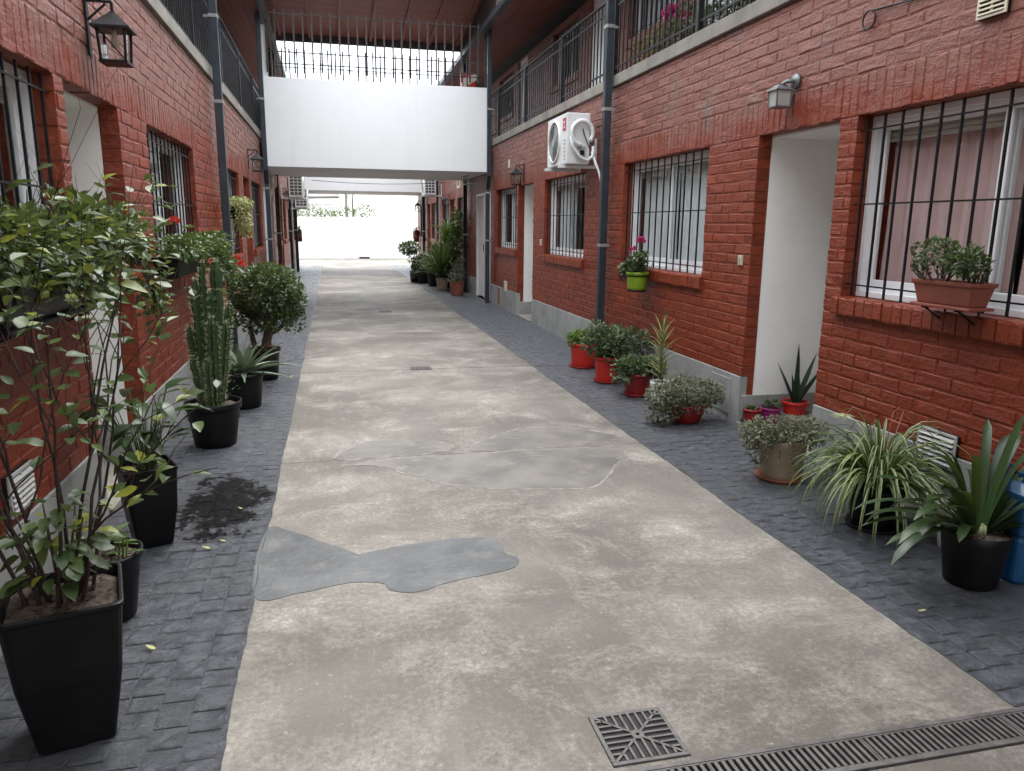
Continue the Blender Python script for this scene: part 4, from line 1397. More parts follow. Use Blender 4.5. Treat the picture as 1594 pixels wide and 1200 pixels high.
vent(-1, 2.95, 3.18, 0.43, 0.59, 'white louvred vent low on the wall behind the tall shrub')

def plate(name, s, y0, y1, z0, z1, mat, label, cat, bits=None, th=0.012):
    t = thing(name, label, cat, (X(s, 0), (y0 + y1) / 2, (z0 + z1) / 2))
    m = MB(); m.box(X(s, -th - 0.006), X(s, 0.0), y0, y1, z0, z1); m.build('plate', M[mat], t, bevel=0.003)
    if bits:
        m = MB(); yc, zc = (y0 + y1) / 2, (z0 + z1) / 2
        m.box(X(s, -th - 0.014), X(s, -th - 0.0065), yc - (y1 - y0) * .18, yc + (y1 - y0) * .18, zc - (z1 - z0) * .25, zc + (z1 - z0) * .25); m.build('button', M[bits], t, bevel=0.002)
    return t
plate('doorbell', 1, 5.27, 5.325, 1.225, 1.3, 'ivory', 'ivory doorbell plate beside the right white entrance', 'doorbell', 'lampglass')
plate('doorbell', 1, 11.05, 11.12, 1.22, 1.31, 'ivory', 'small pale doorbell plate beside the narrow far doorway', 'doorbell', 'lampglass')
plate('meter_cover', 1, 5.3, 5.62, 0.06, 0.34, 'plinth', 'grey meter cover set in the plinth behind the trailing red pot', 'cover', 'ledge', 0.012)
plate('wall_plate', 1, 13.35, 13.55, 0.34, 0.52, 'ivory', 'pale square plate low on the wall near the footbridge downpipe', 'plate', None, 0.014)
plate('wall_plate', 1, 13.95, 14.1, 0.06, 0.36, 'terracotta', 'brown upright plate in the plinth next to the footbridge downpipe', 'plate', None, 0.014)
plate('wall_plate', 1, 13.2, 13.3, 2.48, 2.62, 'ivory', 'small pale plate on the brick above the window left of a lantern', 'plate')
plate('junction_box', 1, 18.5, 18.95, 2.38, 2.62, 'ivory', 'pale wall box under the footbridge at the right', 'box', 'iron')

def extinguisher(s, y, label):
    x = X(s, -0.11)
    t = thing('fire_extinguisher', label, 'fire extinguisher', (x, y, 0.92), group='fire extinguishers at the far ends')
    m = MB(); m.lathe([(0.001, 0), (0.085, 0.0), (0.095, 0.02), (0.095, 0.36), (0.07, 0.42), (0.03, 0.45), (0.001, 0.45)], (x, y, 0.9), 20); m.build('cylinder', M['extred'], t, smooth=True)
    m = MB(); m.box(x - 0.025, x + 0.025, y - 0.025, y + 0.025, 1.351, 1.4); m.bar((x, y, 1.4), (x + 0.09, y, 1.44), 0.02); m.bar((x, y, 1.38), (x + 0.09, y, 1.39), 0.02); m.build('valve', M['iron'], t)
    m = MB(); m.tube([(x - 0.02, y, 1.38), (x - 0.09, y, 1.36), (x - 0.11, y, 1.25), (x - 0.1, y, 1.0)], 0.011, 8); m.build('hose', M['iron'], t, smooth=True)
    m = MB(); m.box(X(s, -0.02), X(s, 0), y - 0.03, y + 0.03, 1.1, 1.3); m.build('bracket', M['iron'], t)
    m = MB(); m.lathe([(0.0955, 0.14), (0.0962, 0.141), (0.0962, 0.27), (0.0955, 0.271)], (x, y, 0.9), 20); m.build('label', M['terracotta'], t, smooth=True)
extinguisher(-1, 27.3, 'red fire extinguisher hanging at the far left end of the passage')
extinguisher(1, 27.6, 'red fire extinguisher hanging at the far right end of the passage')

# cables
t = MB(); t.tube([(X(1, -0.012), 3.2, 2.66), (X(1, -0.013), 3.45, 2.664), (X(1, -0.012), 3.7, 2.68), (X(1, -0.014), 3.9, 2.7)] + [(X(1, -0.016 - .0004 * k), 4.06 - 0.052 * math.cos(k * .5 - 1.1), 2.665 - 0.05 * math.sin(k * .5 - 1.1)) for k in range(14)], 0.005, 6)
tag(t.build('cable', M['iron']), 'dark cable with a loose loop on the wall above the pink curtained window', 'cable')
def sag(a, b, drop, n=14):
    a, b = Vector(a), Vector(b)
    return [a.lerp(b, k / n) - Vector((0, 0, drop * 4 * (k / n) * (1 - k / n))) for k in range(n + 1)]
t = MB(); t.tube(sag((-1.0, 20, 5.6), (3.0, 21, 5.7), 0.45), 0.008, 5)
tag(t.build('cable', M['iron_grey']), 'thin cable sagging across the sky beyond the footbridge grille', 'cable')
t = MB(); t.tube(sag((-0.4, 17.76, 2.44), (2.6, 17.8, 2.46), 0.06), 0.006, 5)
tag(t.build('cable', M['iron_grey']), 'thin cable hanging just below the footbridge underside', 'cable')
t = MB(); t.tube([(X(-1, -0.03), 15.4, 2.45), (X(-1, -0.1), 15.4, 2.42), (X(-1, -0.2), 15.45, 2.36), (X(-1, -0.19), 15.5, 2.2), (X(-1, -0.1), 15.5, 2.1), (X(-1, -0.05), 15.5, 1.8), (X(-1, -0.05), 15.5, 0.1)], 0.025, 8)
tag(t.build('drain_tube', M['ivory'], smooth=True), 'bent pale plastic tube under the left end of the footbridge', 'pipe')
t = thing('wire_rack', 'small wire rack under the right end of the footbridge', 'rack', (2.8, 15.4, 2.3))
for k in range(6):
    m = MB(); m.bar((2.62, 15.1 + k * .1, 2.3), (2.98, 15.1 + k * .1, 2.3), 0.01); m.bar((2.62, 15.1 + k * .1, 2.3), (2.62, 15.1 + k * .1, 2.46), 0.01); m.build('wire', M['strap'], t)
m = MB(); m.bar((2.62, 15.05, 2.46), (2.62, 15.65, 2.46), 0.014); m.bar((2.62, 15.05, 2.3), (2.62, 15.65, 2.3), 0.014); m.build('rim', M['strap'], t)
# things on the bridge deck
m = MB(); m.box(-1.115, -1.0, 14.86, 14.9, 3.9, 4.9)
tag(m.build('white_board', M['bridge'], bevel=0.005), 'narrow white board standing at the left end of the footbridge', 'board')
t = thing('red_box', 'red and cream box standing behind the right end of the footbridge parapet', 'box', (2.72, 15.6, 2.95))
m = MB(); m.box(2.58, 2.86, 15.5, 15.75, 2.955, 4.42); m.build('body', M['labelred'], t, bevel=0.02)
m = MB(); m.hexa([(2.6, 15.485, 4.12), (2.86, 15.485, 4.28), (2.86, 15.499, 4.28), (2.6, 15.499, 4.12), (2.6, 15.485, 4.3), (2.86, 15.485, 4.4), (2.86, 15.499, 4.4), (2.6, 15.499, 4.3)]); m.build('panel', M['ivory'], t)

# ------------------------------------------------------------------ drains
t = thing('drain_grate', 'square cast iron drain grate with radiating bars in the near concrete', 'drain', (0.84, 1.875, 0))
x0, x1, y0, y1 = 0.735, 0.945, 1.775, 1.975
m = MB(); m.box(x0, x1, y0, y1, -0.05, 0.0015); m.build('sump', M['hole'], t)
m = MB(); w = 0.014
for a, b, c, d in ((x0 - w, x1 + w, y0 - w, y0), (x0 - w, x1 + w, y1, y1 + w), (x0 - w, x0, y0, y1), (x1, x1 + w, y0, y1)):
    m.box(a, b, c, d, -0.03, 0.007)
m.build('frame', M['drain'], t, bevel=0.002)
cxx, cyy = (x0 + x1) / 2, (y0 + y1) / 2
bars = []
for sx in (-1, 1):
    for sy in (-1, 1):
        bars.append(((cxx + sx * .012, cyy + sy * .012), (cxx + sx * .105, cyy + sy * .1)))
for q in (-.07, -.045, -.02, 0.005, 0.03, 0.055, 0.08):
    for sg in (-1, 1):
        r0 = max(0.016, abs(q) + 0.004)
        bars.append(((cxx + q, cyy + sg * r0), (cxx + q, cyy + sg * .1)))
        bars.append(((cxx + sg * r0, cyy + q), (cxx + sg * .105, cyy + q)))
for a, b in bars:
    m = MB(); m.bar((a[0], a[1], 0.003), (b[0], b[1], 0.003), 0.0075, 0.008); m.build('bar', M['drain'], t)
m = MB(); m.lathe([(0.006, 0.008), (0.02, 0.008), (0.02, 0.0), (0.006, 0.0), (0.006, 0.008)], (cxx, cyy, 0), 16); m.build('hub', M['drain'], t)

t = thing('channel_drain', 'long slotted iron channel drain crossing the passage at the near edge', 'drain', (0.85, 1.67, 0))
m = MB(); m.box(LANE0, 3.02, 1.612, 1.728, -0.08, -0.012); m.build('channel', M['hole'], t)
m = MB(); m.box(LANE0, 3.02, 1.6, 1.616, -0.03, 0.006); m.box(LANE0, 3.02, 1.724, 1.74, -0.03, 0.006); m.box(LANE0, 3.02, 1.6165, 1.6225, -0.028, 0.004); m.box(LANE0, 3.02, 1.7175, 1.7235, -0.028, 0.004)
m.build('frame', M['drain'], t)
me_d = vbar_mesh('drain', M['drain'])
x = 0.45
while x < 2.42:
    inst('bar', me_d, t, (x, 1.67, -0.003), (0.011, 0.098, 0.014))
    x += 0.0225
for z, xx in ((0, 0.98), (0, 1.48), (0, 1.98)):
    inst('joint_strip', me_d, t, (xx + 0.0112, 1.67, -0.002), (0.006, 0.1, 0.015))

def small_drain(x, y, w, d, label):
    t = thing('drain_grate', label, 'drain', (x, y, 0))
    m = MB(); m.box(x - w / 2, x + w / 2, y - d / 2, y + d / 2, -0.04, 0.002); m.build('sump', M['hole'], t)
    m = MB()
    for a, b, c, e in ((x - w / 2 - .01, x + w / 2 + .01, y - d / 2 - .01, y - d / 2), (x - w / 2 - .01, x + w / 2 + .01, y + d / 2, y + d / 2 + .01), (x - w / 2 - .01, x - w / 2, y - d / 2, y + d / 2), (x + w / 2, x + w / 2 + .01, y - d / 2, y + d / 2)):
        m.box(a, b, c, e, -0.02, 0.006)
    m.build('frame', M['drain'], t)
    n = 7
    for k in range(n):
        xx = x - w / 2 + w * (k + .5) / n
        m = MB(); m.box(xx - .008, xx + .008, y - d / 2, y + d / 2, -0.01, 0.005); m.build('bar', M['drain'], t)
small_drain(0.87, 7.97, 0.21, 0.14, 'small rusty drain grate halfway along the concrete lane')
small_drain(0.86, 13.5, 0.2, 0.2, 'small dark drain grate in the lane near the footbridge')

# ------------------------------------------------------------------ far court
t = thing('boundary_wall', 'white stained boundary wall closing the far end of the passage', 'wall', (1, 35.2, 0))
m = MB(); m.box(-14, 16, 35.1, 35.3, -0.1, 1.74); m.build('wall', M['endwall'], t)
m = MB(); m.box(-14, 16, 35.07, 35.33, 1.742, 1.79); m.build('coping', M['endwall'], t, bevel=0.008)
m = MB(); m.box(2.35, 2.42, 35.02, 35.098, 0.0, 1.7); m.build('pilaster', M['endwall'], t)
m = MB(); m.box(1.15, 1.6, 35.0, 35.09, -0.002, 0.07)
tag(m.build('drain_opening', M['hole']), 'small dark drain opening at the foot of the far white wall', 'drain')

def foliage(mb, lobes, n, L, W, r, droop=0.0, shell=0.5, up=0.35):
    """leaves spread through soft lobes (centre, radii); denser towards the outside"""
    wts = [l[1][0] * l[1][1] * l[1][2] for l in lobes]
    for _ in range(n):
        c, rad = r.choices(lobes, wts)[0]
        while True:
            d = Vector((r.gauss(0, 1), r.gauss(0, 1), r.gauss(0, 1)))
            if d.length > 0.1:
                break
        d.normalize()
        q = (shell + (1 - shell) * r.random()) ** 0.7 if r.random() < 0.8 else r.random()
        p = Vector((c[0] + d.x * rad[0] * q, c[1] + d.y * rad[1] * q, c[2] + d.z * rad[2] * q))
        dr = (d * 0.8 + Vector((r.uniform(-.8, .8), r.uniform(-.8, .8), r.uniform(-.5, .7) - droop)))
        nn = Vector((r.uniform(-.6, .6), r.uniform(-.6, .6), 1)) * (1 if r.random() < 0.85 else -1) + d * up
        k = r.uniform(0.65, 1.2)
        mb.leaf(p, dr, nn, L * k, W * k, fold=r.uniform(0.05, 0.3))

# greenery and a roof over the far wall
r = random.Random(5)
m = MB()
foliage(m, [((-4.5 + k * 0.85, 36.6 + r.uniform(-.3, .3), 1.75 + r.uniform(-.15, .25)), (0.8, 0.7, 0.55)) for k in range(8)], 3800, 0.12, 0.06, r)
t = thing('hedge', 'ragged green hedge growing behind the far white wall', 'hedge', (-1.5, 36.6, 0))
tag(m.build('foliage', M['hedge'], t), kind='stuff')
m = MB()
for k in range(14):
    m.tube([(-4.6 + k * .45, 36.6, -0.1), (-4.6 + k * .45 + r.uniform(-.1, .1), 36.6, 0.9), (-4.6 + k * .45 + r.uniform(-.2, .2), 36.6, 1.7)], [0.03, 0.025, 0.012], 6)
m.build('stems', M['bark'], t)
t = thing('neighbour_house', 'low neighbouring house with a sloping roof beyond the hedge', 'house', (-3, 41, 0))
m = MB(); m.box(-8, 0.2, 39.5, 44, -0.1, 2.5); m.build('wall', M['endwall'], t)
m = MB(); m.hexa([(-8.3, 39.2, 2.5), (0.4, 39.2, 2.72), (0.4, 44, 3.2), (-8.3, 44, 3.0), (-8.3, 39.2, 2.6), (0.4, 39.2, 2.84), (0.4, 44, 3.3), (-8.3, 44, 3.1)]); m.build('roof', M['rooftile'], t)
t = thing('utility_pole', 'thin utility pole rising behind the far hedge', 'pole', (0.75, 38.5, 0))
m = MB(); m.tube([(0.72, 38.5, -0.1), (0.72, 38.5, 6.5)], 0.07, 8); m.build('shaft', M['ledge'], t)
m = MB(); m.bar((0.3, 38.4, 6.2), (1.2, 38.4, 6.2), 0.08); m.build('crossarm', M['bark'], t)
t = thing('young_tree', 'thin sparse young tree beside the pole behind the far wall', 'tree', (1.1, 38.2, 0))
m = MB(); m.tube([(1.0, 38.2, -0.1), (1.03, 38.2, 1.4), (1.0, 38.15, 2.6), (1.1, 38.1, 3.6)], [0.05, 0.045, 0.03, 0.012], 7)
tips = []
for k in range(16):
    z = 1.6 + k * 0.12; a = k * 2.4
    e = (1.02 + math.cos(a) * .6, 38.2 + math.sin(a) * .6, z + .35)
    m.tube([(1.02, 38.2, z), ((1.02 + e[0]) / 2, (38.2 + e[1]) / 2, z + .13), e], [.014, .01, .004], 5); tips.append(e)
m.build('trunk', M['bark'], t)
m = MB(); foliage(m, [(e, (.22, .22, .18)) for e in tips], 420, .09, .04, r); tag(m.build('crown', M['hedge'], t), kind='stuff')

# ------------------------------------------------------------------ potted plants
def soil_disc(parent, x, y, z, rad, seed, sq=None, rot=0.0):
    r = random.Random(seed)
    m = MB()
    rings, n = [], 20
    for k, q in enumerate((1.0, 0.8, 0.6, 0.4, 0.2)):
        ring = []
        for i in range(n):
            a = 2 * math.pi * i / n
            if sq:
                c, s_ = math.cos(a), math.sin(a)
                t = sq / max(abs(c), abs(s_)) * q
                lx_, ly_ = c * t, s_ * t
                px, py = x + lx_ * math.cos(rot) - ly_ * math.sin(rot), y + lx_ * math.sin(rot) + ly_ * math.cos(rot)
            else:
                px, py = x + rad * q * math.cos(a), y + rad * q * math.sin(a)
            ring.append((px, py, z + r.uniform(-0.006, 0.008) + 0.01 * (1 - q)))
        rings.append(ring)
    m.rings(rings, cap1=True)
    o = m.build('soil', M['soil'], parent, smooth=False)
    # crumbs and bits of bark on top
    cm = MB()
    for _ in range(60):
        a, q = r.uniform(0, 6.28), math.sqrt(r.random()) * 0.9
        e = (sq or rad) * 0.95
        px, py = x + e * q * math.cos(a), y + e * q * math.sin(a)
        h = r.uniform(0.002, 0.007)
        cm.leaf((px, py, z + 0.012), (r.uniform(-1, 1), r.uniform(-1, 1), r.uniform(-.1, .4)), (0, 0, 1), h * 3.5, h * 2, 0.4)
    tag(cm.build('soil_crumbs', M['soil'], o), kind='stuff')

def round_pot(parent, x, y, z, rb, rt, h, mat, lip=0.02, saucer=None, seed=1, soil=True, bowl=False):
    m = MB()
    if saucer:
        sm = MB(); sr = rb + 0.03
        sm.lathe([(0.001, 0.0), (sr - 0.012, 0.0), (sr, 0.022), (sr - 0.004, 0.024), (sr - 0.016, 0.006), (0.001, 0.006)], (x, y, z), 28)
        sm.build('saucer', M[saucer], parent, smooth=True)
        z += 0.007
    n = 30
    prof = [(0.001, 0), (rb - 0.006, 0), (rb, 0.006)]
    for k in range(1, 6):
        t = k / 6
        q = math.sin(t * math.pi / 2) if bowl else t
        prof.append((rb + (rt - rb) * q, h * t))
    if lip:
        prof += [(rt - 0.003, h - lip * 1.6), (rt + 0.006, h - lip * 1.5), (rt + 0.008, h - 0.002), (rt + 0.004, h), (rt - 0.004, h), (rt - 0.006, h - 0.02), (rt - 0.012, h * 0.6)]
    else:
        prof += [(rt, h - 0.002), (rt - 0.002, h), (rt - 0.006, h), (rt - 0.008, h - 0.01), (rt - 0.014, h * 0.6)]
    m.lathe(prof, (x, y, z), n)
    m.build('pot', M[mat], parent, smooth=True)
    zs = z + h - max(0.025, 0.12 * h)
    if soil:
        soil_disc(parent, x, y, zs, (rt - 0.006) * 0.985, seed)
    return zs

def square_pot(parent, x, y, z, hb, ht, h, rot, mat, seed=1):
    m = MB()
    def ring(hw, zz, rc):
        P = []
        for cx_, cy_, a0 in ((1, 1, 0), (-1, 1, 90), (-1, -1, 180), (1, -1, 270)):
            for k in range(4):
                a = math.radians(a0 + 30 * k)
                lx_, ly_ = cx_ * (hw - rc) + rc * math.cos(a), cy_ * (hw - rc) + rc * math.sin(a)
                P.append((x + lx_ * math.cos(rot) - ly_ * math.sin(rot), y + lx_ * math.sin(rot) + ly_ * math.cos(rot), zz))
        return P
    rc = ht * 0.16
    m.rings([ring(hb - .006, z, rc * .6), ring(hb, z + .008, rc * .6), ring((hb + ht) / 2 + 0.006, z + h * .5, rc * .8), ring(ht - .004, z + h - .02, rc), ring(ht, z + h - .012, rc), ring(ht, z + h - .002, rc), ring(ht - .004, z + h, rc),
             ring(ht - .01, z + h, rc), ring(ht - .012, z + h - .01, rc), ring(ht - .03, z + h * .6, rc)], cap0=True)
    m.build('pot', M[mat], parent, smooth=False, bevel=0.0)
    zs = z + h - 0.03
    soil_disc(parent, x, y, zs, 0, seed, sq=ht - 0.016, rot=rot)
    return zs

def leaf_mesh(name, mat, L, W, seed, curl=0.25, fold=0.18, wave=0.0):
    """single ovate leaf along +y, normal +z"""
    r = random.Random(seed)
    m = MB()
    n = 6
    V, F = [], []
    for i in range(n + 1):
        t = i / n
        w = W * (math.sin(math.pi * (t * 0.93 + 0.05) ** 0.8)) ** 0.85 * 0.5 if 0 < t < 1 else 0.002
        y = L * t
        z = -curl * L * t * t + r.uniform(-wave, wave)
        V += [(-w, y, z + fold * w + r.uniform(-wave, wave)), (0, y, z), (w, y, z + fold * w + r.uniform(-wave, wave))]
    for i in range(n):
        for j in range(2):
            F.append((i * 3 + j, i * 3 + j + 1, (i + 1) * 3 + j + 1, (i + 1) * 3 + j))
    m.add(V, F)
    return m.mesh(name, mat, smooth=True)

def grow(mb, p, d, L, r0, r, depth, out, spread=0.5, wig=0.16, up=0.25, nseg=6, kid=2):
    """one wandering branch with children; out collects (point, direction, depth, position along)"""
    p, d = Vector(p), Vector(d).normalized()
    pts, rads = [p.copy()], [r0]
    marks = []
    for k in range(nseg):
        d = (d + Vector((r.uniform(-wig, wig), r.uniform(-wig, wig), r.uniform(-wig, wig) + up * 0.15))).normalized()
        p = p + d * L / nseg
        pts.append(p.copy()); rads.append(r0 * (1 - 0.65 * (k + 1) / nseg))
        marks.append((p.copy(), d.copy(), (k + 1) / nseg, rads[-1]))
        out.append((p.copy(), d.copy(), depth, (k + 1) / nseg))
    mb.tube(pts, rads, 6 if r0 > 0.004 else 5, caps=False)
    if depth > 0:
        for _ in range(kid):
            q, dd, t, rr_ = r.choice(marks[1:])
            a = Vector((r.uniform(-1, 1), r.uniform(-1, 1), r.uniform(-.2, .8)))
            nd_ = (dd + a.normalized() * spread * 1.4).normalized()
            grow(mb, q, nd_, L * r.uniform(0.45, 0.7), rr_ * 0.75, r, depth - 1, out, spread, wig * 1.2, up, max(4, nseg - 1), kid)

def rand_dir(r, zlo=-1, zhi=1):
    a = r.uniform(0, 6.283)
    z = r.uniform(zlo, zhi)
    q = math.sqrt(max(0, 1 - z * z))
    return Vector((q * math.cos(a), q * math.sin(a), z))

# ---- tall shrub in the big square pot, nearest on the lantern side
r = random.Random(21)
t = thing('potted_shrub', 'tall twiggy shrub in the largest black square pot, nearest the viewer', 'potted plant', (-0.8, 2.27, 0))
zs = square_pot(t, -0.8, 2.27, 0.0, 0.1, 0.155, 0.45, 0.26, 'blackpot', 3)
mb = MB(); out = []
for k, (ox, oy, dx, dy, L) in enumerate(((.03, .01, .4, .3, .75), (-.05, -.02, -.25, .12, .6), (-.03, 0.0, -.12, .05, .95), (.02, .03, .16, .15, 1.0), (-.06, .04, -.3, .22, .95), (.05, -.02, .3, .05, .8), (.0, -.05, .05, -.12, .8), (-.08, -.03, -.34, -.05, .85), (.06, .05, .22, .42, .9), (-.02, .08, -.1, .35, .95))):
    grow(mb, (-0.8 + ox, 2.27 + oy, zs - 0.02), (dx, dy, 1), L, 0.0062, r, 2, out, 0.6, 0.15, 0.3, 7, 3)
mb.build('branches', M['twig'], t, smooth=True)
LV = [leaf_mesh('leaf', M['leafshrub'], L * .8, W * .8, 30 + k, c, f, 0.001) for k, (L, W, c, f) in enumerate(((.07, .038, .25, .2), (.06, .034, .1, .3), (.08, .04, .4, .15), (.05, .03, .2, .25), (.065, .042, -.1, .2)))]
cand = [o for o in out if o[2] < 2 and o[3] > 0.3] + [o for o in out if o[2] == 2 and o[3] > 0.75]
cand = [o for o in cand if -1.17 < o[0].x < -0.36 and o[0].z < 1.62]
r.shuffle(cand)
nleaf = 0
for p, d, dep, tt in cand[:205]:
    dd = (d * 0.5 + rand_dir(r, -0.5, 0.5) + Vector((0, 0, -0.15))).normalized()
    inst('leaf', r.choice(LV), t, p, (r.uniform(.75, 1.15),) * 3, frame3(dd, Vector((r.uniform(-.5, .5), r.uniform(-.7, .2), 1))))
mb = MB()
for p, d, dep, tt in cand[205:]:
    if r.random() < .6:
        for _ in range(2):
            mb.leaf(p, d * .4 + rand_dir(r, -.6, .5), Vector((r.uniform(-.5, .5), r.uniform(-.7, .2), 1)), r.uniform(.035, .065), r.uniform(.02, .035), r.uniform(.05, .3))
tag(mb.build('foliage', M['leafshrub'], t), kind='stuff')
# leafy suckers low round the stems
for k in range(92):
    a = r.uniform(0, 6.28); q = r.uniform(0.02, 0.15)
    p = Vector((-0.8 + q * math.cos(a), 2.27 + q * math.sin(a) * .9, zs + r.uniform(0.06, 0.34) * (1 - q * 1.2)))
    dd = Vector((math.cos(a), math.sin(a), r.uniform(-.6, .25)))
    inst('leaf', r.choice(LV), t, p, (r.uniform(.9, 1.35),) * 3, frame3(dd, Vector((r.uniform(-.4, .4), r.uniform(-.6, .2), 1))))
mb = MB()
for k in range(9):
    a = k * .7; mb.tube([(-0.8 + .03 * math.cos(a), 2.27 + .03 * math.sin(a), zs - .02), (-0.8 + .08 * math.cos(a), 2.27 + .08 * math.sin(a), zs + .15), (-0.8 + .13 * math.cos(a), 2.27 + .13 * math.sin(a), zs + .28)], [.005, .004, .002], 5)
mb.build('shoots', M['twig'], t, smooth=True)

# ---- small round pot
r = random.Random(31)
t = thing('potted_plant', 'small black round pot of mixed seedlings behind the largest pot', 'potted plant', (-0.9, 2.98, 0))
zs = round_pot(t, -0.9, 2.98, 0, 0.1, 0.135, 0.27, 'blackpot', seed=4)
LJ = [leaf_mesh('leaf', M['leaf'], L, W, 60 + k, .15, .15) for k, (L, W) in enumerate(((.05, .026), (.06, .02), (.1, .03)))]
for k in range(26):
    a = r.uniform(0, 6.28); q = r.uniform(0, .09)
    inst('leaf', r.choice(LJ), t, (-0.9 + q * math.cos(a), 2.98 + q * math.sin(a), zs + r.uniform(.01, .09)), (1, 1, 1), frame3(Vector((math.cos(a), math.sin(a), r.uniform(0, .9))), Vector((0, 0, 1))))
mb = MB()
for k in range(4):
    mb.tube([(-.86 + .02 * k, 3.0 - .03 * k, zs), (-.85 + .02 * k, 3.0 - .03 * k, zs + .1)], .004, 5)
mb.build('stems', M['leaflime'], t)

# ---- second square pot: peace lily like clump
r = random.Random(33)
t = thing('potted_lily', 'broad leaved lily clump in the smaller black square tapered pot', 'potted plant', (-0.89, 3.7, 0))
zs = square_pot(t, -0.89, 3.7, 0, 0.078, 0.118, 0.39, 0.42, 'blackpot', 6)
mb = MB()
LP = [leaf_mesh('leaf', M['leafdark'], L, W, 80 + k, c, .2, .001) for k, (L, W, c) in enumerate(((.14, .06, .3), (.16, .06, .45), (.12, .055, .2)))]
for k in range(46):
    a = r.uniform(0, 6.28); L = r.uniform(.12, .38); lean = r.uniform(.1, .55)
    b = Vector((-0.89 + .03 * math.cos(a), 3.7 + .03 * math.sin(a), zs))
    e = b + Vector((math.cos(a) * lean * L, math.sin(a) * lean * L, L))
    mb.tube([b, b.lerp(e, .5) + Vector((0, 0, .02)), e], [.0035, .003, .002], 5, caps=False)
    inst('leaf', r.choice(LP), t, e, (r.uniform(.8, 1.15),) * 3, frame3(Vector((math.cos(a), math.sin(a), r.uniform(-.3, .7))), Vector((0, 0, 1))))
mb.tube([(-.89, 3.7, zs), (-.86, 3.68, zs + .46)], .003, 5)
mb.build('stalks', M['leaf'], t, smooth=True)
mb = MB(); mb.lathe([(.001, 0), (.006, .005), (.007, .03), (.001, .05)], (-.86, 3.68, zs + .45), 8); mb.build('flower_spike', M['leafcream'], t, smooth=True)

# ---- cactus
r = random.Random(35)
t = thing('potted_cactus', 'tall columnar spiny cactus in a round black pot on the dark pavement', 'potted plant', (-0.835, 5.38, 0))
zs = round_pot(t, -0.835, 5.38, 0, 0.135, 0.18, 0.31, 'blackpot', lip=0.03, seed=8)
def cactus_col(base, top, rad, seed):
    rr = random.Random(seed)
    base, top = Vector(base), Vector(top)
    rings = []
    nr, n = 16, 20
    spots = []
    ph = rr.uniform(0, 1)
    for k in range(nr + 1):
        tt = k / nr
        c = base.lerp(top, tt) + Vector((rr.uniform(-.003, .003), rr.uniform(-.003, .003), 0))
        R_ = rad * (0.78 + 0.22 * math.sin(min(1, tt * 2.5) * 1.57)) * (1 if tt < .88 else math.sqrt(max(0.02, 1 - ((tt - .88) / .12) ** 2)))
        R_ *= 1 + 0.09 * math.sin(k * 1.9 + ph * 6)
        ring = []
        for i in range(n):
            a = 2 * math.pi * i / n + ph
            rib = 1.0 if i % 4 == 0 else (0.66 if i % 2 else 0.5)
            q = c + Vector((math.cos(a), math.sin(a), 0)) * R_ * rib
            ring.append(q)
            if i % 4 == 0 and 0 < k:
                spots.append((q, Vector((math.cos(a), math.sin(a), 0.2))))
        rings.append(ring)
    m = MB(); m.rings(rings, cap0=True, cap1=True)
    o = m.build('column', M['leafcactus'], t, smooth=False)
    m = MB()
    for q, d in spots:
        for h in range(5):
            q2 = q + Vector((0, 0, rr.uniform(-.012, .012)))
            dd = (d + rand_dir(rr) * .6).normalized()
            sd = dd.orthogonal().normalized() * .0016
            m.add([q2 - sd, q2 + sd, q2 + dd * rr.uniform(.014, .03)], [(0, 1, 2)])
    tag(m.build('spines', M['spine'], o), kind='stuff')
cx0, cy0 = -0.835, 5.38
for k, (bx, by, tx, ty, h, rd, z0) in enumerate(((0, 0, .03, .02, .78, .052, 0), (-.045, -.02, -.07, -.03, .86, .046, 0), (.05, .02, .1, .03, .98, .05, 0), (.03, -.06, .05, -.09, .62, .044, 0), (-.02, .06, -.03, .09, .75, .045, 0),
        (.07, -.03, .16, -.05, .58, .036, .06), (-.08, .01, -.15, .0, .55, .036, .04), (-.07, -.05, -.12, -.09, .36, .03, .02), (.0, -.08, -.0, -.1, .34, .034, 0), (.1, .02, .18, .02, .7, .034, .2), (-.03, -.02, -.0, -.03, .98, .03, .2))):
    cactus_col((cx0 + bx * .8, cy0 + by, zs - .02 + z0), (cx0 + tx * .78, cy0 + ty, zs + h), rd * .82, 300 + k)
# a few small leaves clinging to the ribs
mb = MB()
for k in range(160):
    a = r.uniform(0, 6.28); q = r.uniform(.08, .15)
    mb.leaf((cx0 + .02 + q * math.cos(a), cy0 + q * math.sin(a), zs + r.uniform(.08, .9)), (math.cos(a), math.sin(a), .6), (0, 0, 1), r.uniform(.025, .045), .012, .2)
tag(mb.build('small_leaves', M['leaf'], t), kind='stuff')

# ---- aloe
r = random.Random(37)
t = thing('potted_aloe', 'spreading aloe with long pale pointed leaves in a black pot', 'potted plant', (-0.76, 6.5, 0))
zs = round_pot(t, -0.76, 6.5, 0, 0.13, 0.16, 0.29, 'blackpot', seed=9)
for k in range(22):
    a = k * 2.4 + r.uniform(-.2, .2); el = 0.12 + 1.25 * (k / 22) + r.uniform(-.1, .1)
    L = r.uniform(.26, .4) * (1.1 if el < .8 else .85)
    m = MB()
    m.blade((-0.76 + .02 * math.cos(a), 6.5 + .02 * math.sin(a), zs + .01 + .002 * k), (math.cos(a) * math.cos(el), math.sin(a) * math.cos(el), math.sin(el)), (0, 0, 1), L, .068, bend=.55 if el < .8 else .15, seg=7, fold=.38, taper=.6, base=.9)
    m.build('leaf', M['leafaloe'], t, smooth=True)
m = MB(); m.blade((-0.74, 6.46, zs + .03), (.95, -.15, .35), (0, 0, 1), .5, .07, bend=.75, seg=8, fold=.35, taper=.6, base=.9); m.build('leaf', M['leafaloe'], t, smooth=True)
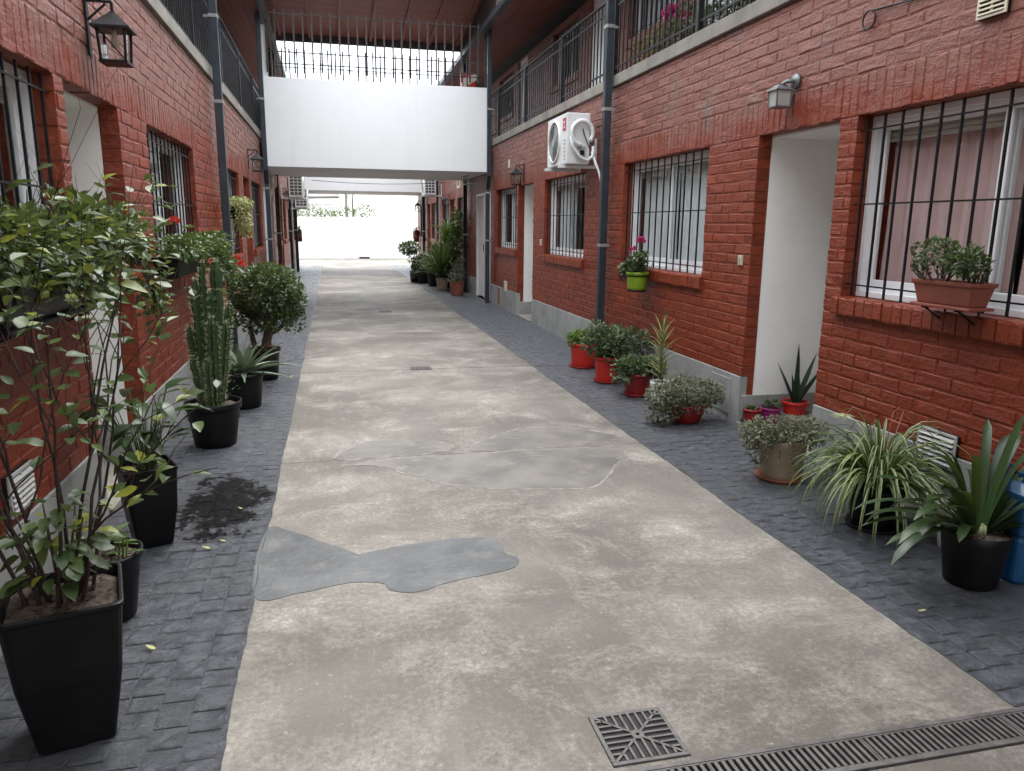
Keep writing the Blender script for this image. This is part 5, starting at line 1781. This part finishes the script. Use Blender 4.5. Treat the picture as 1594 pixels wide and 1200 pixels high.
m = MB(); m.blade((-0.74, 6.48, zs + .04), (.75, -.05, .65), (0, 0, 1), .42, .068, bend=.2, seg=8, fold=.35, taper=.6, base=.9); m.build('leaf', M['leafaloe'], t, smooth=True)

# ---- jade tree
r = random.Random(39)
t = thing('potted_jade_tree', 'round crowned jade tree with a thick trunk in a black pot', 'potted plant', (-0.69, 7.68, 0))
zs = round_pot(t, -0.69, 7.68, 0, 0.12, 0.15, 0.31, 'blackpot', seed=10)
mb = MB(); out = []
mb.tube([(-0.67, 7.66, zs - .02), (-0.66, 7.66, zs + .1), (-0.63, 7.67, zs + .22), (-0.62, 7.68, zs + .34)], [.055, .046, .042, .03], 10)
mb.tube([(-0.76, 7.7, zs - .02), (-0.79, 7.7, zs + .12), (-0.81, 7.7, zs + .26)], [.03, .026, .018], 8)
for k in range(15):
    a = k * 2.4; el = r.uniform(.4, 1.2)
    grow(mb, (-0.64 + r.uniform(-.02, .02), 7.67, zs + r.uniform(.12, .34)), (math.cos(a) * math.cos(el), math.sin(a) * math.cos(el), math.sin(el)), r.uniform(.26, .38), .018, r, 1, out, .5, .14, .3, 5, 2)
mb.build('trunk', M['bark'], t, smooth=True)
mb = MB()
foliage(mb, [((-.63, 7.7, .86), (.34, .32, .27)), ((-.8, 7.68, .82), (.18, .2, .2)), ((-.44, 7.68, .78), (.17, .2, .22)), ((-.62, 7.62, .98), (.2, .2, .15)), ((-.86, 7.7, .62), (.12, .14, .12)), ((-.4, 7.65, .58), (.12, .12, .12)), ((-.38, 7.7, .72), (.1, .12, .12)), ((-.55, 7.62, .6), (.2, .16, .12)), ((-.75, 7.64, .58), (.16, .16, .12))], 5200, .042, .027, r, shell=.5)
for p, d, dep, tt in out:
    for _ in range(2):
        mb.leaf(p, rand_dir(r, -.2, 1), (0, 0, 1), .04, .025, .15)
tag(mb.build('foliage', M['leafjade'], t), kind='stuff')
# dropped bits in the pot
mb = MB(); foliage(mb, [((-.66, 7.6, zs + .03), (.12, .1, .04))], 90, .03, .014, r); tag(mb.build('dead_leaves', M['dry'], t), kind='stuff')

# ---- window boxes
def window_box(parent, s, y0, y1, z0, z1, d0, d1, mat, tray=False, seed=1):
    m = MB()
    tp = 0.02
    x0, x1 = X(s, -d1), X(s, -d0)
    def ring(k, z, ins=0):
        e = tp * (1 - k) + ins
        a, b = min(x0, x1) + e, max(x0, x1) - e
        return [(a, y0 + e, z), (b, y0 + e, z), (b, y1 - e, z), (a, y1 - e, z)]
    m.rings([ring(0, z0), ring(.9, z1 - .022), ring(.9, z1 - .02, -.008), ring(1, z1, -.008), ring(1, z1, .006), ring(1, z1 - .02, .008), ring(1, z1 - .03, .01)], cap0=True, cap1=False)
    m.build('planter', M[mat], parent, bevel=0.004)
    m = MB(); a = ring(1, z1 - .028, .011); m.add(a, [(0, 1, 2, 3)]); m.box(min(x0, x1) + .02, max(x0, x1) - .02, y0 + .02, y1 - .02, z1 - .06, z1 - .03); m.build('soil', M['soil'], parent)
    if tray:
        m = MB(); m.box(min(x0, x1) - .004, max(x0, x1) + .004, y0 - .004, y1 + .004, z0 - .016, z0 - .001); m.build('tray', M[mat], parent, bevel=0.004)
        m = MB()
        for yy in (y0 + .08, y1 - .08):
            m.bar((x1, yy, z0 - .02), (x0, yy, z0 - .02), .01); m.bar((x1, yy, z0 - .1), (x0 + s * .02, yy, z0 - .022), .008); m.bar((x1, yy, z0 - .1), (x1, yy, z0 + .06), .008)
        m.build('hanger', M['iron'], parent)

r = random.Random(41)
t = thing('window_planter', 'long black window box overflowing with bushy green foliage beneath the near lantern', 'planter', (-1.05, 3.25, 1.16))
window_box(t, -1, 2.65, 3.8, 1.16, 1.31, 0.0 + .03, 0.21, 'blackpot', True)
mb = MB()
foliage(mb, [((-1.02, 2.7 + k * .24, 1.42 + r.uniform(-.05, .06)), (.16, .24, .15)) for k in range(7)] + [((-0.93, 4.25, 1.22), (.1, .16, .18)), ((-.92, 4.3, 1.05), (.08, .1, .12)), ((-.95, 3.3, 1.28), (.1, .5, .08))], 3300, .048, .027, r, droop=.15, shell=.4)
tag(mb.build('foliage', M['leafshrub'], t), kind='stuff')
mb = MB(); out = []
for k in range(14):
    grow(mb, (-1.06, 2.7 + k * .08, 1.27), (r.uniform(.0, .5), r.uniform(-.4, .6), 1), .34, .005, r, 1, out, .6, .2, .1, 6, 2)
for k in range(6):
    mb.tube([(-1.0, 3.7 + .05 * k, 1.3), (-.95, 3.95 + .06 * k, 1.38), (-.92, 4.2 + .03 * k, 1.2), (-.91, 4.28, 1.0)], [.004, .004, .003, .002], 5)
mb.build('stems', M['twig'], t, smooth=True)

r = random.Random(43)
t = thing('window_planter', 'black window box with trailing green leaves and one red flower under the second lantern-side window', 'planter', (-1.08, 6.1, 1.13))
window_box(t, -1, 5.5, 6.4, 1.13, 1.27, 0.03, 0.2, 'blackpot', False)
mb = MB()
foliage(mb, [((-1.02, 5.6 + k * .3, 1.33), (.13, .22, .09)) for k in range(7)] + [((-.95, 6.9, 1.2), (.12, .3, .13)), ((-.93, 7.3, 1.1), (.1, .2, .14)), ((-.92, 7.25, .95), (.07, .1, .1))], 2300, .042, .03, r, droop=.2, shell=.4)
tag(mb.build('foliage', M['leaf'], t), kind='stuff')
mb = MB()
mb.tube([(-1.05, 5.7, 1.25), (-1.04, 5.68, 1.4), (-1.04, 5.66, 1.5)], .004, 5); mb.tube([(-.98, 7.4, 1.2), (-.95, 7.85, 1.18), (-.93, 8.0, 1.16)], .005, 5)
mb.tube([(-1.04, 6.0, 1.25), (-1.0, 6.8, 1.3), (-.95, 7.3, 1.15)], .006, 5)
mb.build('stems', M['leaf'], t)
def flower(parent, c, rad, mat, r, n=26, name='flower'):
    m = MB()
    for k in range(n):
        d = rand_dir(r, -.3, 1)
        m.leaf(Vector(c) + d * rad * .35, d + rand_dir(r) * .5, rand_dir(r), rad * .75, rad * .6, .3)
    m.build(name, M[mat], parent)
flower(t, (-1.04, 5.66, 1.5), .045, 'redflower', r)
flower(t, (-.93, 7.95, 1.13), .065, 'redflower', r, 30)
flower(t, (-.91, 8.15, 1.09), .05, 'redflower', r, 22)

r = random.Random(45)
t = thing('hanging_plant', 'pale yellow green trailing plant hanging from the third barred window', 'hanging plant', (-1.08, 9.65, 1.7))
round_pot(t, -1.09, 9.65, 1.55, .07, .1, .14, 'blackpot', seed=3)
mb = MB()
foliage(mb, [((-1.06, 9.65, 1.73), (.16, .2, .07)), ((-1.0, 9.5, 1.6), (.08, .1, .13)), ((-1.03, 9.85, 1.52), (.08, .1, .18))], 900, .045, .028, r, droop=.5)
for k in range(18):
    a = r.uniform(0, 6.28); x_, y_ = -1.08 + .13 * math.cos(a), 9.65 + .17 * math.sin(a)
    for j in range(12):
        mb.leaf((x_ + r.uniform(-.02, .02), y_ + r.uniform(-.02, .02), 1.7 - j * r.uniform(.02, .035)), rand_dir(r, -.9, 0), rand_dir(r), .035, .02, .2)
tag(mb.build('foliage', M['leafpale'], t), kind='stuff')
m = MB(); m.tube([(-1.16, 9.65, 1.72), (-1.19, 9.65, 1.74)], .006, 5); m.build('hook', M['iron'], t)

r = random.Random(47)
t = thing('window_planter', 'terracotta window box with two small shrubs before the pink curtains', 'planter', (2.92, 3.1, 1.12))
window_box(t, 1, 2.95, 3.32, 1.145, 1.26, 0.0 + .02, 0.16, 'terracotta', True)
mb = MB(); out = []
for k in range(9):
    a = k * .75
    grow(mb, (2.92 + .02 * math.cos(a), 3.22 + .02 * math.sin(a), 1.22), (math.cos(a) * .7, math.sin(a) * .9 + .25, .8), .15, .007, r, 1, out, .6, .2, .2, 5, 2)
mb.build('branches', M['bark'], t, smooth=True)
mb = MB()
for p, d, dep, tt in out:
    if tt > .5:
        for _ in range(5):
            mb.leaf(p, d * .5 + rand_dir(r, -.3, 1), (0, 0, 1), .026, .017, .15)
foliage(mb, [((2.92, 3.23, 1.4), (.08, .1, .06))], 300, .027, .018, r)
tag(mb.build('foliage', M['leafgrey'], t), kind='stuff')
mb = MB(); foliage(mb, [((2.91, 3.04, 1.36), (.09, .1, .07)), ((2.89, 2.98, 1.33), (.07, .06, .05))], 520, .034, .016, r)
tag(mb.build('foliage', M['leafjade'], t), kind='stuff')
mb = MB()
for k in range(8):
    a = k; mb.tube([(2.92, 2.98, 1.2), (2.92 + .05 * math.cos(a), 2.98 + .07 * math.sin(a), 1.33)], .004, 5)
mb.build('stems', M['bark'], t)

r = random.Random(49)
t = thing('hanging_pot', 'lime green pot of pink geraniums hung on the window bars', 'hanging pot', (2.89, 6.98, 0.9))
round_pot(t, 2.88, 6.98, .9, .085, .105, .175, 'greenpot', lip=.02, seed=11)
m = MB(); m.lathe([(.001, -.012), (.09, -.012), (.1, .0), (.1, .006), (.09, .004), (.001, .004)], (2.88, 6.98, .898), 24); m.build('saucer', M['hole'], t, smooth=True)
m = MB()
pts = [(2.88 + .103 * math.cos(a * .349), 6.98 + .103 * math.sin(a * .349), 1.035) for a in range(19)]
m.tube(pts, .004, 5); m.tube([(2.98, 6.98, 1.035), (3.02, 6.98, 1.1), (3.05, 6.98, 1.2)], .004, 5); m.build('hanger', M['iron'], t)
mb = MB()
foliage(mb, [((2.86, 7.0, 1.12), (.12, .15, .06)), ((2.86, 6.9, 1.2), (.08, .08, .06)), ((2.84, 7.15, 1.09), (.08, .1, .04))], 330, .055, .05, r, shell=.4)
tag(mb.build('foliage', M['leafgrey'], t), kind='stuff')
mb = MB()
for e in ((2.87, 7.08, 1.27), (2.88, 6.92, 1.36)):
    mb.tube([(2.88, 6.98, 1.05), (2.88, (6.98 + e[1]) / 2, 1.2), e], .004, 5)
mb.build('stems', M['leaf'], t)
flower(t, (2.87, 7.08, 1.28), .045, 'pinkflower', r, 30)
flower(t, (2.88, 6.92, 1.37), .05, 'pinkflower', r, 34)

# ---- row of red pots along the red wall
def leafy(name, label, x, y, rb, rt, h, mat, leafmat, lobes, n, L, W, seed, saucer=None, z=0.0, droop=0.0, bowl=False, trail=0, lip=0.02):
    rr = random.Random(seed)
    tt = thing(name, label, 'potted plant', (x, y, z))
    zs_ = round_pot(tt, x, y, z, rb, rt, h, mat, saucer=saucer, seed=seed, bowl=bowl, lip=lip)
    m_ = MB()
    foliage(m_, [((x + a, y + b, zs_ + c), rad) for (a, b, c), rad in lobes], n, L, W, rr, droop=droop, shell=.4)
    for k in range(trail):
        a = rr.uniform(0, 6.28); q = rt * rr.uniform(.8, 1.25)
        ln = rr.uniform(.05, zs_ * .95 if z == 0 else .1)
        bx, by = x + q * math.cos(a), y + q * math.sin(a)
        for j in range(int(ln / .014)):
            m_.leaf((bx + math.cos(a) * .12 * math.sin(min(1.5, j * .1)) * .5 + rr.uniform(-.012, .012), by + math.sin(a) * .06 * math.sin(min(1.5, j * .1)) + rr.uniform(-.012, .012), z + h + .03 - j * .014), rand_dir(rr, -1, .3), rand_dir(rr), L * .9, W * .9, .2)
    tag(m_.build('foliage', M[leafmat], tt), kind='stuff')
    m_ = MB()
    for k in range(10):
        (a, b, c), rad = rr.choice(lobes)
        m_.tube([(x + rr.uniform(-.4, .4) * rb, y + rr.uniform(-.4, .4) * rb, zs_ - .01), (x + a * .5 + rr.uniform(-.03, .03), y + b * .5, zs_ + c * .5), (x + a + rr.uniform(-.05, .05), y + b + rr.uniform(-.05, .05), zs_ + c)], [.005, .004, .002], 5)
    m_.build('stems', M['twig'], tt, smooth=True)
    return tt, zs_
leafy('potted_plant', 'fresh lime green leafy plant in the farthest bright red pot of the row', 2.62, 7.76, .125, .15, .26, 'redpot', 'leaflime', [((0, 0, .09), (.17, .17, .07)), ((.08, -.04, .08), (.1, .12, .08)), ((-.1, 0, .06), (.09, .1, .06))], 520, .045, .035, 51, 'darkredpot')
leafy('potted_plant', 'big bushy grey green plant in the second bright red pot', 2.6, 6.95, .11, .13, .25, 'redpot', 'leafgrey', [((.08, 0, .18), (.26, .24, .15)), ((-.1, .05, .17), (.16, .16, .14)), ((.25, -.05, .17), (.18, .18, .13)), ((-.12, .0, .3), (.09, .09, .09)), ((.08, -.1, .06), (.22, .13, .1))], 1700, .052, .029, 53, 'darkredpot')
leafy('potted_plant', 'low mound of rounded green leaves in the dark red pot', 2.66, 6.33, .1, .118, .2, 'darkredpot', 'leafgrey', [((-.02, 0, .09), (.2, .18, .08)), ((-.15, -.03, .03), (.1, .12, .08)), ((.13, -.03, .08), (.13, .12, .09))], 780, .046, .042, 55, 'darkredpot')
leafy('potted_plant', 'wide dusty trailing plant spilling over the dark red bowl', 2.67, 5.36, .11, .155, .15, 'darkredpot', 'leafdusty', [((0, 0, .13), (.27, .22, .1)), ((-.2, -.06, .1), (.17, .16, .12)), ((.19, .0, .1), (.12, .16, .1)), ((-.22, -.06, -.02), (.15, .14, .1)), ((-.05, -.14, .04), (.16, .06, .08))], 3600, .026, .016, 57, None, bowl=True, trail=40, droop=.3)
leafy('potted_plant', 'dusty trailing plant in the beige pot on a terracotta saucer', 2.63, 3.96, .12, .145, .25, 'beige', 'leafdusty', [((0, 0, .08), (.25, .2, .075)), ((-.18, 0, .06), (.13, .14, .085)), ((.18, 0, .06), (.13, .14, .09)), ((-.22, -.06, -.03), (.06, .08, .08))], 2800, .024, .014, 59, 'terracotta', trail=22, droop=.3, lip=0)
# dracaena in a white pot
r = random.Random(61)
t = thing('potted_dracaena', 'tall spiky striped plant in a white pot, highest of the red wall row', 'potted plant', (2.74, 6.02, 0))
zs = round_pot(t, 2.74, 6.02, 0, .07, .085, .19, 'whiteplastic', lip=0, seed=12)
m = MB(); m.tube([(2.74, 6.02, zs), (2.745, 6.02, zs + .2), (2.73, 6.02, zs + .42)], [.012, .01, .008], 7); m.tube([(2.76, 6.03, zs), (2.78, 6.02, zs + .18)], [.009, .006], 6); m.build('stem', M['leaf'], t, smooth=True)
for k in range(64):
    tt = k / 64; a = k * 2.4
    zz = zs + .04 + .4 * tt
    el = .5 + .75 * tt + r.uniform(-.1, .1)
    m = MB(); m.blade((2.74, 6.02, zz), (math.cos(a) * math.cos(el), math.sin(a) * math.cos(el), math.sin(el)), (0, 0, 1), r.uniform(.14, .24), .016, bend=.8, seg=6, fold=.3, taper=.8, base=.8, mi=0, mi_edge=1)
    m.build('leaf', [M['leaf'], M['leafpale']], t, smooth=True)

# pots in the doorway
t = thing('potted_succulent', 'tiny dark red pot of succulents in the doorway corner', 'potted plant', (3.09, 5.085, .03))
r = random.Random(63)
zs = round_pot(t, 3.09, 5.085, .031, .055, .064, .11, 'darkredpot', saucer='hole', lip=.012, seed=13)
mb = MB(); foliage(mb, [((3.09, 5.085, zs + .02), (.055, .055, .022))], 130, .022, .013, r); tag(mb.build('foliage', M['leafgrey'], t), kind='stuff')
t = thing('potted_succulent', 'small magenta pot of leafy cuttings between two red pots', 'potted plant', (3.25, 5.085, .03))
zs = round_pot(t, 3.25, 5.085, .031, .06, .072, .12, 'magenta', lip=.01, seed=14)
mb = MB(); foliage(mb, [((3.25, 5.085, zs + .035), (.065, .06, .035))], 70, .034, .022, r); tag(mb.build('foliage', M['leaf'], t), kind='stuff')
t = thing('potted_snake_plant', 'dark upright snake plant in a bright red pot at the doorway', 'potted plant', (3.44, 5.06, .03))
zs = round_pot(t, 3.44, 5.06, .031, .07, .094, .17, 'redpot', lip=.016, seed=15)
for k, (a, lean, L, W) in enumerate(((2.9, .5, .36, .068), (1.6, .02, .47, .05), (.2, .38, .42, .062), (.05, .75, .34, .06), (4.2, .1, .3, .06), (3.3, .15, .24, .055))):
    m = MB(); m.blade((3.44 + .02 * math.cos(a), 5.06 + .015 * math.sin(a), zs), (math.cos(a) * lean, math.sin(a) * lean * .4, 1), (0, 0, 1), L, W, bend=-.12 if lean > .3 else .0, seg=8, fold=.22, taper=1.5, base=.6); m.build('leaf', M['leafsnake'], t, smooth=True)

# spider plant
r = random.Random(65)
t = thing('potted_spider_plant', 'striped spider plant arching over a black pot below the vent', 'potted plant', (2.67, 3.17, 0))
zs = round_pot(t, 2.67, 3.17, 0, .11, .135, .22, 'blackpot', saucer='hole', seed=16)
for k in range(250):
    a = r.uniform(0, 6.28); el = r.uniform(.5, 1.45)
    L = r.uniform(.34, .6)
    m = MB(); m.blade((2.67 + .035 * math.cos(a), 3.17 + .035 * math.sin(a), zs + .01), (math.cos(a) * math.cos(el), math.sin(a) * math.cos(el), math.sin(el)), (0, 0, 1), L, r.uniform(.016, .023), bend=r.uniform(2.4, 4.6), seg=9, fold=.25, taper=1.0, base=.6, mi=0, mi_edge=1)
    m.build('leaf', [M['leafcream'], M['leaf']] if k % 3 else [M['leaf'], M['leafcream']], t, smooth=True)
m = MB()
for e in ((2.5, 3.2, .63), (2.78, 3.2, .62), (2.9, 3.12, .5)):
    m.tube([(2.67, 3.17, zs), ((2.67 + e[0]) / 2, 3.18, .6), e, (e[0] + (e[0] - 2.67) * .35, e[1], e[2] - .06)], [.003, .0025, .002, .0015], 5)
m.build('runner', M['terracotta'], t, smooth=True)
m = MB()
for k in range(26):
    a = k * 2.4; m.blade((2.45, 3.2, .58), (math.cos(a), math.sin(a), .5), (0, 0, 1), .07, .007, bend=1.5, seg=5, fold=.2)
m.build('plantlet', M['leafcream'], t)

# clivia
r = random.Random(67)
t = thing('potted_clivia', 'dark strap leaved clivia in the nearest black pot by the red wall', 'potted plant', (2.655, 2.53, 0))
zs = round_pot(t, 2.655, 2.53, 0, .104, .138, .245, 'blackpot', lip=0, seed=17)
for k in range(52):
    side = 1 if k % 2 else -1
    a = (0.25 if side > 0 else math.pi - .1) + r.uniform(-.75, .75)
    el = r.uniform(.2, 1.4)
    L = r.uniform(.36, .55)
    m = MB(); m.blade((2.655 + .03 * math.cos(a), 2.53 + .02 * math.sin(a), zs + .005), (math.cos(a) * math.cos(el), math.sin(a) * math.cos(el), math.sin(el)), (0, 0, 1), L, r.uniform(.036, .047), bend=r.uniform(.8, 2.0), seg=9, fold=.14, base=.55, round_tip=True)
    m.build('leaf', M['leafdark'], t, smooth=True)
m = MB()
for k in range(7):
    a = k * .9; m.tube([(2.655 + .03 * math.cos(a), 2.53 + .03 * math.sin(a), zs), (2.655 + .03 * math.cos(a), 2.53 + .03 * math.sin(a), zs + .05)], [.012, .006], 7)
m.build('leaf_bases', M['leafcream'], t, smooth=True)

t = thing('white_pot', 'small white plastic pot half hidden behind the clivia', 'pot', (2.86, 2.83, 0))
round_pot(t, 2.86, 2.83, 0, .075, .1, .23, 'whiteplastic', lip=.015, seed=18)
t = thing('blue_container', 'blue plastic container standing by the wall behind the clivia', 'container', (2.9, 2.6, 0))
m = MB()
def rb(x0, x1, y0, y1, z, rc):
    P = []
    for cx_, cy_, a0 in ((x1 - rc, y1 - rc, 0), (x0 + rc, y1 - rc, 90), (x0 + rc, y0 + rc, 180), (x1 - rc, y0 + rc, 270)):
        for k in range(4):
            a = math.radians(a0 + 30 * k); P.append((cx_ + rc * math.cos(a), cy_ + rc * math.sin(a), z))
    return P
m.rings([rb(2.82, 3.0, 2.46, 2.74, .0, .03), rb(2.81, 3.01, 2.45, 2.75, .02, .03), rb(2.81, 3.01, 2.45, 2.75, .2, .03), rb(2.818, 3.002, 2.458, 2.742, .206, .03), rb(2.818, 3.002, 2.458, 2.742, .218, .03), rb(2.81, 3.01, 2.45, 2.75, .224, .03), rb(2.81, 3.01, 2.45, 2.75, .4, .03), rb(2.85, 2.97, 2.5, 2.7, .44, .03)], cap0=True, cap1=True)
m.build('body', M['blueplastic'], t, smooth=False, bevel=.004)
m = MB(); m.lathe([(.001, .0), (.035, 0), (.035, .03), (.001, .032)], (2.91, 2.56, .44), 16); m.build('cap', M['blueplastic'], t)
m = MB(); m.tube([(2.91, 2.62, .44), (2.91, 2.63, .48), (2.91, 2.68, .48), (2.91, 2.69, .44)], .012, 8); m.build('handle', M['blueplastic'], t, smooth=True)

# ---- far group of pots
def arch(name, label, x, y, rb_, rt_, h, mat, leafmat, n, L, W, hgt, seed, bend=1.2):
    rr = random.Random(seed)
    tt = thing(name, label, 'potted plant', (x, y, 0), group='potted plants beyond the footbridge')
    zs_ = round_pot(tt, x, y, 0, rb_, rt_, h, mat, seed=seed)
    m_ = MB()
    for k in range(n):
        a = rr.uniform(0, 6.28); el = rr.uniform(.4, 1.4)
        m_.blade((x + .04 * math.cos(a), y + .04 * math.sin(a), zs_ + rr.uniform(0, hgt)), (math.cos(a) * math.cos(el), math.sin(a) * math.cos(el), math.sin(el)), (0, 0, 1), L * rr.uniform(.7, 1.2), W, bend=bend * rr.uniform(.6, 1.3), seg=6, fold=.25, base=.6)
    tag(m_.build('foliage', M[leafmat], tt), kind='stuff')
    m_ = MB(); m_.tube([(x, y, zs_), (x + .02, y, zs_ + hgt + .02)], [.025, .012], 6); m_.build('stem', M['bark'], tt)
    return tt
a_, zz_ = leafy('potted_plant', 'red brown pot with a sparse reddish plant, first beyond the footbridge', 2.62, 16.55, .13, .16, .3, 'terracotta', 'leafdusty', [((0, 0, .15), (.2, .2, .15)), ((.1, .1, .4), (.1, .1, .15))], 420, .06, .03, 71)
arch('potted_plant', 'arching green palm-like plant in a pot beyond the footbridge', 2.5, 18.0, .12, .15, .28, 'beige', 'leaf', 150, .85, .045, .3, 73)
arch('potted_plant', 'tall pale green plant rising highest among the far pots', 2.72, 18.6, .13, .16, .3, 'blackpot', 'leaflime', 260, .5, .036, 1.15, 75)
leafy('potted_plant', 'dense green bush beside the tall pale plant of the far pots', 2.45, 19.1, .13, .16, .3, 'blackpot', 'leaf', [((0, 0, .3), (.3, .3, .28)), ((.1, 0, .6), (.2, .2, .2))], 1100, .08, .045, 77)
leafy('potted_plant', 'dark low bush at the back of the far pots', 2.3, 20.1, .14, .17, .32, 'blackpot', 'leafdark', [((0, 0, .2), (.3, .3, .25)), ((-.12, 0, .05), (.2, .25, .2))], 1000, .08, .045, 79)
leafy('potted_plant', 'pale leaved plant leaning out furthest left of the far pots', 2.12, 20.5, .12, .14, .28, 'blackpot', 'leafgrey', [((-.15, 0, .65), (.28, .25, .16)), ((-.05, 0, .4), (.12, .12, .2))], 560, .09, .045, 81)
leafy('potted_plant', 'climbing leafy plant before the barred window of the far pots', 2.84, 17.75, .1, .12, .25, 'blackpot', 'leaf', [((-.05, 0, .9), (.18, .3, .35)), ((-.0, .1, 1.35), (.14, .32, .3)), ((-.08, .05, .5), (.14, .2, .3))], 1100, .08, .045, 83)

# ---- pots on the upper ledge
def ledge_plant(y, label, mat, leafmat, n, L, W, seed, hh=.16, pink=False):
    rr = random.Random(seed)
    tt = thing('balcony_planter', label, 'planter', (3.26, y, Z_FLOOR + .04), group='planters along the upper balcony edge')
    window_box(tt, 1, y - .28, y + .28, 3.052, 3.19, -.34, -.16, mat, False)
    m_ = MB(); foliage(m_, [((3.26, y - .2, 3.2 + hh), (.13, .2, hh)), ((3.24, y + .2, 3.18 + hh * .7), (.13, .22, hh * .8))], n, L, W, rr)
    tag(m_.build('foliage', M[leafmat], tt), kind='stuff')
    m_ = MB()
    for k in range(9):
        m_.tube([(3.26, y - .24 + k * .06, 3.15), (3.26 + rr.uniform(-.08, .08), y - .24 + k * .06 + rr.uniform(-.08, .08), 3.2 + hh * 1.6)], .004, 5)
    m_.build('stems', M['dry' if leafmat == 'dry' else 'leaf'], tt)
    if pink:
        flower(tt, (3.18, y + .05, 3.46), .1, 'pinkflower', rr, 40); flower(tt, (3.2, y - .25, 3.38), .05, 'pinkflower', rr, 24)
ledge_plant(7.75, 'box of dry straw coloured plants on the upper balcony edge', 'terracotta', 'dry', 420, .07, .02, 91, .13)
ledge_plant(7.1, 'box of grey green plants with a magenta flower on the upper balcony', 'blackpot', 'leafdusty', 620, .05, .025, 93, .16, True)
ledge_plant(6.3, 'leafy green balcony box nearest the viewer on the upper ledge', 'blackpot', 'leafgrey', 560, .05, .03, 95, .12)

# ---- fallen leaves and litter
r = random.Random(99)
for i, (x, y, L, lab) in enumerate(((-.67, 2.68, .035, 'curled pale yellow leaf on the dark pavement by the largest pot'),
        (-.61, 3.55, .035, 'yellow leaf lying just below the wet stain'), (-.55, 3.62, .03, 'second pale leaf beside the wet stain, nearer the lane'),
        (2.23, 2.34, .03, 'yellow leaf on the dark pavement left of the clivia pot'), (-.45, 7.67, .04, 'pale leaf on the pavement beside the jade tree pot'),
        (-.74, 4.05, .02, 'small pale leaf at the edge of the wet stain'), (-.52, 4.05, .024, 'tiny whitish leaf on the wet stain itself'),
        (-.62, 3.35, .02, 'small pale leaf on the pavement between stain and large pot'), (2.5, 4.95, .02, 'small white petal on the pavement below the dark red bowl'))):
    me = leaf_mesh('fallen_leaf', M['leafyellow'], L, L * .5, 200 + i, -.4, .5)
    o = bpy.data.objects.new('fallen_leaf', me); COL.objects.link(o)
    o.location = (x, y, .0065); o.rotation_euler = (0, r.uniform(-.15, .15), r.uniform(0, 6.28))
    tag(o, lab, 'leaf')
mb = MB()
for k in range(140):
    sx = r.random() < .75
    x = r.uniform(2.15, 2.95) if sx else r.uniform(-1.1, -.4)
    y = r.uniform(4.9, 5.6) if sx and r.random() < .6 else r.uniform(1.9, 8)
    mb.leaf((x, y, .007), (r.uniform(-1, 1), r.uniform(-1, 1), 0), (0, 0, 1), r.uniform(.006, .014), r.uniform(.004, .007), .15)
tag(mb.build('leaf_litter', M['dry']), kind='stuff')
